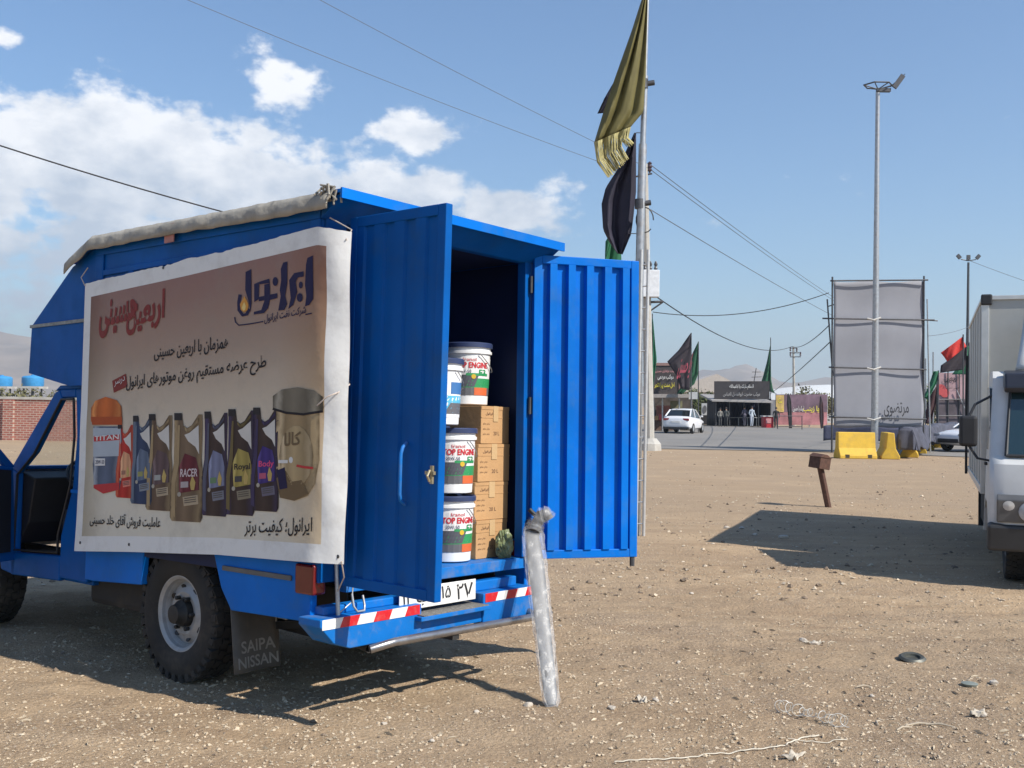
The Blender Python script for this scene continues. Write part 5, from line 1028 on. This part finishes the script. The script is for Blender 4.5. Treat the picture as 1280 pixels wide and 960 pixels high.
for xx in (894, 964): q0_ = Vector(sf(xx, 533, 0)); b = MB(); b.grid(lambda u, v: (q0_.x+.05*math.sin(u*30), q0_.y+.1+3.4*u, 2.4*v), 16, 3); b.build('side_curtain', blkf, sh_, solid=.02, smooth=60)
b = MB(); q0_ = Vector(sf(912, 522, .8)); q1_ = Vector(sf(957, 522, .8)); b.tube([q0_, q1_], .03, 6); [b.tube([tuple(q0_.lerp(q1_, k/4)), (q0_.lerp(q1_, k/4).x, q0_.y, 0)], .025, 6) for k in range(5)]; b.build('rail', steel, sh_)
pa_, pad, pf_ = backdrop('portrait_board', 'pale board with three grey ovals standing left of the shelter', 'notice board', 888, 531)
bo_ = panel(pa_, pf_, 877, 898, 504, 519, mat('board_pale', (.42, .43, .43), .7, var=.1), 'board')
for x_ in (881, 887.5, 894): b = MB(); c_ = Vector(pf_(x_, 511.5, -.05)); b.add([(c_.x+.17*math.cos(a), c_.y, c_.z+.36*math.sin(a)) for a in np.linspace(0, 6.1, 16)], [tuple(range(16))]); b.build('oval_picture', mat('oval_grey', (.1, .1, .105), .7, var=.3, scale=6), bo_)
panel(pa_, pf_, 876, 900, 519, 531, mat('black_skirt', (.015, .015, .017), .8), 'skirt', .05)
st_, std, sf2 = backdrop('market_stall', 'cluttered street stall under a black sign with white and yellow writing', 'stall', 838, 539.5)
sg_ = panel(st_, sf2, 815, 851, 456, 493, mat('sign_charcoal', (.055, .045, .045), .6, var=.2), 'sign_board', -.1, .15)
panel(st_, sf2, 814, 852, 453.5, 457, mat('sign_frame', (.25, .15, .13), .6), 'sign_frame', -.16, .25); panel(st_, sf2, 848.5, 852, 457, 493, mat('sign_frame', (.25, .15, .13), .6), 'sign_frame', -.16, .2)
for body, y_, h_, x0, w_, m_ in (('هیئت عزاداران حسینی', 466, 4, 819, 25, txtp), ('موکب مردمی', 475, 7, 822, 20, txtw), ('اهل سنت پیرانشهر', 486, 8, 818, 25, txty)): text_on(body, lambda x, y: sf2(x0+x, y_-y, -.2), 0, w_, 0, h_, m_, sg_, bold=.012)
for x_ in (817, 828, 849, 864): pole_part(st_, (sf2(x_, 539, 0)[0], 0, 0), sf2(x_, 492 if x_ < 860 else 500, 0), .05, steel, 'post')
panel(st_, sf2, 812, 862, 492.5, 497, mat('awning_grey', (.3, .27, .25), .7), 'awning', -.8, 3.); panel(st_, sf2, 820.5, 838, 507, 527, mat('carpet_red', (.26, .10, .075), .85, var=.35, scale=4), 'hanging_carpet', 1.)
panel(st_, sf2, 838, 853, 501, 514, mat('olive_cloth', (.17, .16, .09), .85, var=.3, scale=4), 'hanging_cloth', 1.2); panel(st_, sf2, 813, 866, 497, 539, mat('stall_back', (.07, .055, .045), .9, var=.5, scale=1.5), 'back_wall', 2.8)
panel(st_, sf2, 816, 848, 526, 538, mat('counter_brown', (.12, .07, .05), .8, var=.3, scale=3), 'counter', .6, .6); panel(st_, sf2, 861, 872, 490, 499, mat('board_pale', (.42, .43, .43)), 'sign_plate', .2)
for k in range(5): b = MB(); q = Vector(sf2(820+k*6, 524, .5)); b.box(-.14, .14, -.14, .14, -.06, .22+.1*(k % 2), M=Matrix.Translation(q)); b.build('goods_box', (card, txtr, mat('goods_white', (.5, .5, .48)), yellow, mat('goods_green', (.05, .2, .08)))[k], st_, bevel=.02)
def ground_flag(label, px, pbase, ptop, depth, poly_L, poly_R, m, **k):
    fo_, _ = flag('flag', label, 'flag', poly_L, poly_R, depth, m, nu=16, nv=10, thick=.02, **k); fo_['group'] = 'mourning flags across the road'
    g_ = wp(pbase[0], pbase[1], depth); t_ = wp(*ptop, depth); b = MB(); b.tube([rel_to(fo_, (g_.x, g_.y, GF)), rel_to(fo_, t_)], .035, 6); b.build('pole', steel_d, fo_, smooth=50); return fo_
ground_flag('narrow green flag by the power pole, hanging beside the black stall sign', 0, (815, 541), (815.5, 392), 62, [(815.5, 398), (815, 440), (813.5, 472), (812, 505)], [(816, 398), (819, 430), (821, 450), (817, 480)], grn, amp=.1, folds=1.5)
bfl = ground_flag('tall black triangular flag with red lettering behind the stall sign', 0, (864, 539), (864, 416), 64, [(863, 417), (848, 438), (834, 452), (846, 470), (851, 486)], [(864, 417), (864, 440), (864, 455), (863, 472), (862, 488)], mat('black_flag_far', (.03, .022, .028), .8, var=.2), amp=.08, folds=1.5)
text_on('یا حسین', lambda x, y: rel_to(bfl, wp(845+x+y*.25, 474-y, 63.75)), 0, 15, 0, 33, mat('flag_print_red', (.40, .07, .10), .8), bfl, bold=.01)
ground_flag('dark green pointed flag right of the black triangular flag', 0, (873, 536), (873, 427), 66, [(872.5, 428), (864, 445), (861, 465), (853, 480), (846, 492)], [(873, 428), (873, 450), (872.5, 468), (868, 480), (852, 493)], mat('green_flag_dark', (.012, .075, .035), .8, var=.2), amp=.1, folds=1.5)
ground_flag('tall narrow green flag rising above the shelter roof', 0, (963, 534), (963.3, 422), 89, [(963, 431), (958, 455), (954, 470), (952, 476), (953, 486)], [(963.4, 431), (963.6, 455), (964, 475), (966, 486), (969, 492)], mat('green_flag_dark', (.012, .075, .035)), amp=.15, folds=1.5)
ground_flag('dark feather flag standing left in front of the printed banner fence', 0, (988, 536), (985, 492), 84, [(984.5, 492), (983.5, 505), (985, 520), (986.5, 536)], [(986, 492.5), (989, 500), (990, 520), (990, 536)], blkf, amp=.05)
ground_flag('dark feather flag standing right in front of the printed banner fence', 0, (1027, 536), (1026, 495), 84, [(1025, 496), (1024, 510), (1024.5, 525), (1026, 535)], [(1026.5, 496), (1029, 505), (1030, 520), (1029, 535)], mat('dark_maroon_cloth', (.05, .018, .02), .8), amp=.05)
bn_, bnd, bf_ = backdrop('banner_fence', 'long printed fabric fence in plum, pink and yellow right of the shelter', 'banner', 1000, 534)
panel(bn_, bf_, 970, 1034, 493, 515, mat('print_plum', (.16, .10, .13), .7, var=.5, scale=.9), 'upper_print'); panel(bn_, bf_, 970, 1034, 515.3, 531, mat('print_rose', (.40, .17, .18), .7, var=.45, scale=.8), 'lower_print'); panel(bn_, bf_, 970, 980, 494, 515, mat('print_gold', (.55, .38, .12), .7, var=.4, scale=1.4), 'gold_print', -.06, .04)
text_on('لبیک یا حسین', lambda x, y: bf_(991+x, 515-y, -.08), 0, 14, 0, 8, txtw, bn_, bold=.01); text_on('یا زینب', lambda x, y: bf_(1004+x, 516-y, -.08), 0, 20, 0, 9, txty, bn_, bold=.015); text_on('ع', lambda x, y: bf_(972+x, 514-y, -.08), 0, 7, 0, 16, txty, bn_, bold=.02)
for x_ in (970, 991, 1012, 1034): pole_part(bn_, (bf_(x_, 534)[0], .1, 0), bf_(x_, 491.5, .1), .05, steel, 'post')
b = MB()
rb_, rbd, rf_ = backdrop('red_kiosk', 'small red counter at the right end of the shelter', 'kiosk', 962, 535); panel(rb_, rf_, 955, 967, 521, 535, mat('kiosk_red', (.48, .025, .035), .5), 'counter', 0., .9); panel(rb_, rf_, 954, 968, 519.6, 521, mat('kiosk_top', (.5, .48, .46), .5), 'counter_top', -.1, 1.1); panel(rb_, rf_, 957.5, 964, 523, 529, txtp, 'notice', -.04, .03)
cr_, crd, cf_ = backdrop('crowd_barrier', 'thin steel crowd barrier on the road before the printed fence', 'crowd barrier', 993, 537)
for y_ in (520, 533): pole_part(cr_, cf_(972, y_), cf_(1003, y_), .03, steel_d, 'rail')
for x_ in (972, 1002.5): pole_part(cr_, (cf_(x_, 536)[0], 0, 0), cf_(x_, 520), .035, steel_d, 'upright')
up_, upd, uf_ = backdrop('utility_pole', 'slim utility pole with insulators rising behind the printed fence', 'utility pole', 993, 532)
b = MB(); b.tube([(0, 0, -.1), uf_(991.7, 433)], [.16, .09], 8); b.build('post', concrete, up_, smooth=40)
for x0, x1, y_ in ((987.5, 1001, 446), (988, 996, 435), (987, 999, 441)): pole_part(up_, uf_(x0, y_, -.1), uf_(x1, y_, -.1), .05, steel_d, 'crossarm')
for x_, y_ in ((988, 439), (996, 440), (988, 445), (1000.5, 445)): b = MB(); b.lathe([(.03, 0), (.1, .1), (.05, .2), (.1, .3), (.02, .4)], 8, M=Matrix.Translation(uf_(x_, y_, -.15))); b.build('insulator', mat('insulator_brown', (.06, .04, .05)), up_)
u2 = copy_tree(up_); u2['label'] = 'utility pole standing behind the grey billboard fabric'; u2.location = (wp(1076, 500, 100).x, wp(1076, 500, 100).y, GF); u2.scale = (1.15, 1.15, 1.35)
an_, and_, af_ = backdrop('roof_antenna', 'thin roof aerial with two crossbars above the shelter', 'aerial', 945, 533); pole_part(an_, (0, 3.5, 0), af_(945.3, 460, 3.5), .04, steel_d, 'mast'); pole_part(an_, af_(940, 465, 3.5), af_(951, 465, 3.5), .03, steel_d, 'crossbar'); pole_part(an_, af_(939.5, 471.5, 3.5), af_(952, 471, 3.5), .03, steel_d, 'crossbar')
# white tent and hall roof behind
tn = thing('white_tent', 'low white dome tent roof beyond the printed fence', 'tent', loc=Vector((wp(1035, 510, 130).x, wp(1035, 510, 130).y, GF)))
b = MB(); b.lathe([(11, 0), (11, 2.6), (9, 3.4), (6, 4.1), (3, 4.5), (.01, 4.65)], 28); b.build('dome', mat('tent_white', (.6, .6, .58), .7), tn, smooth=40)
hl2 = thing('pale_building', 'pale low building with a gabled roof behind the stalls', 'building', loc=Vector((wp(885, 510, 125).x, wp(885, 510, 125).y, GF)))
b = MB(); b.box(-5, 5, 0, 6, 0, 3.4); b.build('wall', mat('pale_render', (.5, .47, .42), .85), hl2); b = MB(); b.prism([(-5.4, 3.4), (5.4, 3.4), (1, 5.6)], -.3, 6.3); b.build('roof', mat('roof_pale', (.42, .38, .34), .8), hl2)
for k in (-3, 0, 3): b = MB(); b.box(k-.5, k+.5, -.04, -.01, 1.2, 2.4); b.build('window', glass, hl2)
# trees
leaf = mat('foliage_green', (.075, .095, .03), .8, var=.4, scale=2.); leaf2 = mat('foliage_dry', (.14, .13, .06), .85, var=.35, scale=2.)
def leafy(name, n, rx, ry, rz, cz_, m, parent, seed, s_=.22, flat=False):
    r = np.random.default_rng(seed); k = 26; cen = r.normal(0, .5, (k, 3)); cen = cen/np.maximum(1, np.linalg.norm(cen, axis=1)[:, None])
    idx = r.integers(0, k, n); P = cen[idx]+r.normal(0, .19, (n, 3)); P = P*np.array([rx, ry, rz])+np.array([0, 0, cz_]); P[:, 2] = np.maximum(P[:, 2], .02)
    A_ = r.normal(0, 1, (n, 3)); A_ /= np.linalg.norm(A_, axis=1)[:, None]; B_ = np.cross(A_, r.normal(0, 1, (n, 3))); B_ /= np.linalg.norm(B_, axis=1)[:, None]; sz = s_*r.uniform(.5, 1.3, n)[:, None]
    V = np.stack([P-A_*sz, P+B_*sz*.45, P+A_*sz, P-B_*sz*.45], 1).reshape(-1, 3); F = np.arange(n*4).reshape(-1, 4)
    me = bpy.data.meshes.new(name); me.from_pydata(V.tolist(), [], F.tolist()); me.materials.append(m); o = bpy.data.objects.new(name, me); COL.objects.link(o); o.parent = parent; return o
def tree(px, depth, h, w, label, seed, m=leaf):
    q = wp(px, 510, depth); o = thing('small_tree', label, 'tree', loc=(q.x, q.y, GF), group='small trees across the road')
    b = MB(); b.tube([(0, 0, -.1), (.1, 0, h*.3), (.0, .1, h*.55), (.15, 0, h*.85)], [.14, .11, .08, .03], 7)
    for k in range(6): a = k*1.1+seed; b.tube([(.03, .03, h*(.35+.06*k)), (math.cos(a)*w*.35, math.sin(a)*w*.35, h*(.55+.06*k)), (math.cos(a)*w*.6, math.sin(a)*w*.6, h*(.62+.06*k))], [.06, .04, .015], 5)
    b.build('trunk', mat('bark', (.12, .09, .065), .9), o); leafy('crown', 2600, w, w, h*.42, h*.62, m, o, seed, .17); return o
tree(1010, 104, 3.3, 2.0, 'small dusty green tree behind the printed fence next to the utility pole', 3, leaf2); tree(1023, 108, 3.0, 1.9, 'small dusty green tree behind the printed fence next to the white tent', 4, leaf2)
tree(868, 100, 3.2, 1.6, 'small dark tree behind the stall near the white sedan', 5); tree(884, 101, 2.6, 1.5, 'low dark tree behind the portrait board', 6); tree(1165, 95, 3.6, 1.9, 'small green tree far behind the netting-covered barriers', 7)

def person(px, py, h, rz, shirt, trousers, label, arm=0.):
    p_ = gpt(px, py); p_.z = GF+.02; o = thing('person', label, 'person', loc=p_, rz=rz); s_ = h/1.72
    J = dict(pel=(0, 0, .95), chest=(0, 0, 1.28), neck=(0, 0, 1.46), head=(0, .01, 1.58), crown=(0, .01, 1.70))
    V = [J['pel'], (0, 0, 1.12), J['chest'], J['neck'], J['head'], J['crown']]; E_ = [(0, 1), (1, 2), (2, 3), (3, 4), (4, 5)]; Rr = [(.15, .11), (.13, .10), (.17, .11), (.055, .055), (.078, .095), (.05, .06)]
    for sg in (-1, 1):
        b0 = len(V); V += [(sg*.09, 0, .88), (sg*.10, .02+.06*sg*arm, .50), (sg*.10, -.02+.08*sg*arm, .08), (sg*.11, .12+.08*sg*arm, .035)]; E_ += [(0, b0), (b0, b0+1), (b0+1, b0+2), (b0+2, b0+3)]; Rr += [(.10, .10), (.065, .07), (.048, .05), (.045, .035)]
        b0 = len(V); V += [(sg*.19, 0, 1.38), (sg*.25, -.02, 1.12), (sg*.24, .10+.15*arm, .92+.12*arm), (sg*.235, .15+.2*arm, .84+.16*arm)]; E_ += [(2, b0), (b0, b0+1), (b0+1, b0+2), (b0+2, b0+3)]; Rr += [(.065, .065), (.048, .048), (.036, .036), (.042, .025)]
    me = bpy.data.meshes.new('body'); me.from_pydata([tuple(c*s_ for c in v) for v in V], E_, []); ob = bpy.data.objects.new('body', me); COL.objects.link(ob); ob.parent = o
    md = ob.modifiers.new('skin', 'SKIN'); md.use_smooth_shade = True
    for v, r_ in zip(me.skin_vertices[0].data, Rr): v.radius = (r_[0]*s_, r_[1]*s_)
    me.skin_vertices[0].data[0].use_root = True; ob.modifiers.new('sub', 'SUBSURF').render_levels = 1
    m_ = bpy.data.materials.new('clothed_body'); m_.use_nodes = True; t = m_.node_tree; sp2 = nd(t, 'ShaderNodeSeparateXYZ', inp={0: nd(t, 'ShaderNodeTexCoord').outputs['Object']})
    rp_ = nd(t, 'ShaderNodeValToRGB', inp={0: mth(t, 'DIVIDE', sp2.outputs[2], h)}); rp_.color_ramp.interpolation = 'CONSTANT'; e = rp_.color_ramp.elements
    cols = [(0, (.02, .02, .02)), (.055, trousers), (.56, shirt), (.855, (.36, .2, .13))]
    for k, (ps, c) in enumerate(cols): q = e[k] if k < 2 else e.new(ps); q.position = ps; q.color = tuple(c)+(1,)
    t.links.new(rp_.outputs[0], t.nodes['Principled BSDF'].inputs['Base Color']); t.nodes['Principled BSDF'].inputs['Roughness'].default_value = .8; me.materials.append(m_)
    b = MB(); b.lathe([(.001, .125), (.06, .11), (.092, .06), (.097, .0), (.085, -.03)], 14, M=Matrix.Translation((0, -.01*s_, 1.61*s_)) @ Matrix.Diagonal((.9, 1.08, 1, 1))); b.build('hair', hair, o, smooth=60)
    b = MB(); b.add([(-.012, .095, 1.60), (.012, .095, 1.60), (0, .122, 1.585), (0, .10, 1.63)], [(0, 1, 2), (0, 2, 3), (2, 1, 3)]); b.build('nose', skin, o); return o
person(939.5, 534, 1.74, R(200), (.42, .47, .52), (.40, .44, .50), 'person in light blue shirt and trousers standing at the shelter counter', .4)
person(930.5, 533.6, 1.72, R(20), (.11, .10, .14), (.04, .04, .06), 'person in dark clothes facing the counter inside the shelter', .6)
person(907.5, 533.8, 1.6, R(150), (.12, .12, .11), (.05, .05, .05), 'person in grey-black clothes near the shelter left post', .1)
person(970, 535.3, 1.68, R(170), (.02, .02, .02), (.02, .02, .02), 'person all in black beside the red counter', .1)
person(900, 533.8, 1.55, R(190), (.2, .19, .17), (.06, .06, .06), 'person in a pale grey top by the portrait board', .2)

# ------------------------------------------------------------ right background: tall poster frame and flags behind the box truck
pb_, pbd, pbf = backdrop('poster_frame', 'pinkish lettered poster on a scaffold frame behind the netting', 'poster', 1188, 545)
ps_ = panel(pb_, pbf, 1172, 1214, 466, 500, mat('poster_pink', (.38, .24, .25), .7, var=.25, scale=.8), 'poster_top'); panel(pb_, pbf, 1172, 1214, 500, 535, mat('poster_dark', (.09, .07, .08), .75, var=.5, scale=.8), 'poster_bottom')
text_on('اربعین', lambda x, y: pbf(1180+x, 478-y, -.08), 0, 17, 0, 9, blkf, ps_, bold=.02); text_on('حسینی تسلیت باد', lambda x, y: pbf(1178+x, 487-y, -.08), 0, 22, 0, 5, blkf, ps_, bold=.005)
for x_, y_, r_ in ((1176, 487, .35), (1181, 491, .3)): b = MB(); c_ = Vector(pbf(x_, y_, -.08)); b.add([(c_.x+r_*math.cos(a), c_.y, c_.z+r_*math.sin(a)) for a in np.linspace(0, 6.0, 14)], [tuple(range(14))]); b.build('red_flower_print', txtr, ps_)
for x_ in (1171, 1185, 1199, 1214): pole_part(pb_, (pbf(x_, 545)[0], 0, 0), pbf(x_, 464, -.1), .04, steel_d, 'upright_pole')
for y_ in (499.5, 520): pole_part(pb_, pbf(1168, y_, -.15), pbf(1216, y_-.5, -.15), .035, steel_d, 'ledger_pole')
pole_part(pb_, pbf(1196, 488, -.15), pbf(1210, 520, -.15), .03, steel, 'brace_pole')
ground_flag('bright red flag streaming above the pinkish poster', 0, (1204, 548), (1204, 418), 52, [(1176, 441), (1180, 446), (1184, 452)], [(1203, 421), (1205, 427), (1208, 433)], redf, amp=.12, folds=1.2)
ground_flag('black flag hanging below the red flag by the poster', 0, (1209, 548), (1208, 428), 52.6, [(1186, 450), (1176, 457), (1175, 466)], [(1208, 433), (1209, 448), (1205, 462)], mat('black_flag_far', (.03, .022, .028)), amp=.12, folds=1.2)
ground_flag('green flag behind the black flag next to the box truck mirror', 0, (1211, 548), (1211, 428), 53.4, [(1208, 434), (1200, 455), (1190, 468)], [(1211, 432), (1212, 455), (1209, 468)], grn, amp=.12, folds=1.2)
ground_flag('green and white flag drooping on a pole beside the billboard', 0, (1172, 556), (1173, 463), 48, [(1167, 464), (1160, 485), (1154, 496)], [(1174, 464), (1171, 478), (1160, 500)], grn, amp=.1, folds=1.2)
ground_flag('dark maroon flag drooping below the green and white flag', 0, (1171, 557), (1171, 484), 48.4, [(1162, 496), (1157, 515), (1157, 530)], [(1172, 480), (1170, 505), (1164, 528)], mat('dark_maroon_cloth', (.05, .018, .02)), amp=.1, folds=1.2)
for x_, yt in ((1157, 448), (1166.5, 440)):
    o, d_, f_ = backdrop('scaffold_pole', 'thin scaffold pole standing between the billboard and the poster', 'pole', x_, 556, 'thin scaffold poles by the poster'); pole_part(o, (0, 0, -.1), f_(x_, yt), .035, steel, 'tube')

# ------------------------------------------------------------ left background: brick wall, tanks, shrubs
wl = thing('brick_wall', 'long red brick wall with a pale coping beyond the pickup cab', 'wall')
wa, wb_ = at(-120, 548, GF), at(330, 556, GF); wv = (wb_-wa); wlen = wv.length; wx = wv.normalized(); wyv = Vector((-wx.y, wx.x, 0))
wl.matrix_world = Matrix(((wx.x, wyv.x, 0, wa.x), (wx.y, wyv.y, 0, wa.y), (0, 0, 1, GF), (0, 0, 0, 1)))
bk = bpy.data.materials.new('red_brickwork'); bk.use_nodes = True; t = bk.node_tree; cobj = nd(t, 'ShaderNodeTexCoord').outputs['Object']; s3 = nd(t, 'ShaderNodeSeparateXYZ', inp={0: cobj}); c3 = nd(t, 'ShaderNodeCombineXYZ', inp={0: s3.outputs[0], 1: s3.outputs[2], 2: 0.})
brn = nd(t, 'ShaderNodeTexBrick', inp={'Vector': c3.outputs[0], 'Color1': (.36, .12, .085, 1), 'Color2': (.27, .085, .065, 1), 'Mortar': (.42, .33, .27, 1), 'Scale': 1., 'Mortar Size': .014, 'Brick Width': .24, 'Row Height': .085}); t.links.new(brn.outputs[0], t.nodes['Principled BSDF'].inputs['Base Color']); t.nodes['Principled BSDF'].inputs['Roughness'].default_value = .9
WH = 1.52
b = MB(); b.box(0, wlen, 0, .25, -.3, WH); b.build('brickwork', bk, wl); b = MB(); b.box(-.05, wlen+.05, -.04, .29, WH, WH+.10); b.build('coping', concrete, wl, bevel=.01)
for k in range(int(wlen/4)+1): b = MB(); b.box(k*4-.2, k*4+.2, -.10, -.001, -.3, WH-.01); b.build('pier', bk, wl)
tkm = mat('tank_blue', (.05, .26, .52), .4, var=.1)
for (x_, d_, lb) in ((2, 60, 'blue water tank on a stand beyond the brick wall, farther from the cargo box'), (41, 58, 'blue water tank on a stand beyond the brick wall, beside the cargo box nose')):
    q = wp(x_, 483, d_); o = thing('water_tank', lb, 'tank', loc=(q.x, q.y, GF), group='blue water tanks beyond the brick wall'); zt = q.z-GF
    b = MB(); b.lathe([(.55, zt), (.58, zt+.05), (.58, zt+.48), (.5, zt+.56), (.1, zt+.62), (.1, zt+.66), (.001, zt+.66)], 24); b.build('barrel', tkm, o, smooth=40)
    for k in range(4): b = MB(); a = k*1.571+.5; b.tube([(.45*math.cos(a), .45*math.sin(a), -.1), (.45*math.cos(a), .45*math.sin(a), zt)], .05, 6); b.build('leg', steel_d, o)
    b = MB(); b.box(-.6, .6, -.6, .6, zt-.12, zt); b.build('platform', concrete, o)
for k in range(9):
    q = wp(-20+k*16, 486, 46+k*.6); o = thing('shrub', 'low dusty shrub showing above the brick wall coping', 'shrub', loc=(q.x, q.y, GF), group='low shrubs behind the brick wall')
    b = MB(); [b.tube([(0, 0, -.05), (math.cos(a)*.3, math.sin(a)*.3, 1.2)], [.03, .012], 5) for a in (0, 1.3, 2.6, 4, 5.2)]; b.build('stem', mat('bark', (.12, .09, .065)), o); leafy('foliage', 900, .75, .6, .75, 1.05, leaf2, o, 20+k, .09)

# ------------------------------------------------------------ things lying on the dirt close by
def on_ground(px, py): p_ = at(px, py, 0.); return Vector((p_.x, p_.y, float(ground_z(p_.x, p_.y))))
strap = mat('white_strap', (.56, .50, .39), .6, var=.15)
def ground_line(name, label, cat, pix, r_, m, wob=.0, lift=.004):
    o = None; pts = []
    for i in range(len(pix)-1):
        for k in range(10):
            f_ = k/10; x_ = pix[i][0]+(pix[i+1][0]-pix[i][0])*f_; y_ = pix[i][1]+(pix[i+1][1]-pix[i][1])*f_; p_ = on_ground(x_, y_); p_.z += lift+r_; p_.x += wob*math.sin(i*7+k*.9); p_.y += wob*math.cos(i*5+k*1.1); pts.append(p_)
    org = pts[0].copy(); b = MB(); b.tube([p_-org for p_ in pts], r_, 6, flat=.7); o = b.build(name, m, None, smooth=60); o.location = org; return tag(o, label, cat)
ground_line('packing_strap', 'long pale packing strap snaking across the gravel', 'strap', [(768, 957), (800, 953), (830, 950), (870, 946), (905, 944), (940, 940), (975, 938), (990, 932), (1005, 925), (1025, 922)], .0035, strap, .004)
ground_line('packing_strap', 'short pale strap lying beside the coiled plastic spiral', 'strap', [(985, 928), (1010, 930), (1035, 931), (1062, 930)], .003, strap, .003)
ca, cb_ = on_ground(974, 888), on_ground(1060, 912); n_ = 260; pts = []
for k in range(n_+1):
    f_ = k/n_; c_ = ca.lerp(cb_, f_); a = f_*2*math.pi*13+1.3*math.sin(f_*17); rr = .022+.009*math.sin(f_*9)+.006*math.sin(f_*31); pts.append(c_-ca+Vector((math.cos(a)*rr*1.1, .012*math.sin(f_*14)+math.cos(a*.5)*.012, .030+math.sin(a)*rr)))
b = MB(); b.tube(pts, .0022, 5); o = b.build('plastic_spiral', mat('clear_white_plastic', (.52, .49, .43), .3, var=.1), None, smooth=60); o.location = ca; tag(o, 'tangled coil of white plastic strip on the gravel', 'plastic coil')
for k, (x_, y_, L_, a_) in enumerate(((1150, 908, .16, .2), (1175, 912, .13, -.3), (1130, 915, .10, .5), (1098, 905, .08, 1.2), (1080, 860, .09, .1), (1040, 795, .07, .3))):
    p_ = on_ground(x_, y_); b = MB(); b.tube([(-L_/2, 0, .006), (0, .01, .012), (L_/2, -.005, .007)], [.004, .006, .003], 6); o = b.build('stick', mat('pale_wood', (.50, .42, .31), .85, var=.2, scale=20), None, smooth=60); o.location = p_; o.rotation_euler = (0, 0, a_); tag(o, 'short pale splinter of wood lying on the gravel', 'stick', 'pale wood splinters on the gravel')
def scrap(px, py, sx_, sy_, m, label, cat, name, seed, rz=0.):
    p_ = on_ground(px, py); r_ = random.Random(seed); b = MB()
    b.grid(lambda u, v: ((u-.5)*sx_*(1+.2*math.sin(v*7+seed)), (v-.5)*sy_*(1+.2*math.sin(u*6+seed)), .012+.012*math.sin(u*7+seed)*math.cos(v*6)+.008*math.sin(u*15+v*11)), 10, 8); o = b.build(name, m, None, solid=.003, smooth=40); o.location = p_; o.rotation_euler = (0, 0, rz); return tag(o, label, cat)
paper = mat('scrap_paper', (.50, .44, .35), .8, var=.12)
scrap(1017, 799, .11, .05, paper, 'pale flat scrap of paper near the middle of the dirt', 'paper', 'paper_scrap', 1, .2); scrap(992, 953, .08, .06, paper, 'crumpled pale paper beside the packing strap', 'paper', 'paper_scrap', 2, .8); scrap(803, 878, .10, .05, paper, 'pale scrap half buried in the dirt by itself', 'paper', 'paper_scrap', 3, 1.8); scrap(1222, 898, .08, .05, paper, 'pale scrap lying beside a small stone and a bottle lid', 'paper', 'paper_scrap', 4, .4)
p_ = on_ground(1140, 823); b = MB(); b.lathe([(.075, 0), (.085, .02), (.07, .035), (.05, .03), (.045, .012), (.001, .01)], 18, M=Matrix.Rotation(R(14), 4, 'X')); o = b.build('flattened_tin', mat('tin_dull', (.10, .10, .085), .5, .5, var=.3, scale=20), None, smooth=40); o.location = p_; o.scale = (1., .8, .8); tag(o, 'dark crushed tin lid lying alone on the dirt', 'tin')
p_ = on_ground(1212, 862); b = MB(); b.lathe([(.04, 0), (.045, .012), (.03, .016), (.001, .014)], 16); o = b.build('bottle_lid', mat('lid_greygreen', (.2, .22, .19), .5), None, smooth=40); o.location = p_; tag(o, 'small grey-green plastic lid pressed into the gravel', 'lid')

# ------------------------------------------------------------ haze: real air between here and the hills
b = MB(); b.box(-5600, 5600, -800, 5600, -4.5, 280); hz_ = b.build('haze', None or mat('unused_haze_surface', (.5, .5, .5)), None)
hm = bpy.data.materials.new('haze_air'); hm.use_nodes = True; t = hm.node_tree; t.nodes.clear(); pv = nd(t, 'ShaderNodeVolumePrincipled', inp={'Color': (.82, .92, 1., 1), 'Density': .0003, 'Anisotropy': .2}); oo = nd(t, 'ShaderNodeOutputMaterial'); t.links.new(pv.outputs[0], oo.inputs['Volume'])
hz_.data.materials.clear(); hz_.data.materials.append(hm); tag(hz_, 'pale dusty haze in the air', kind='stuff')
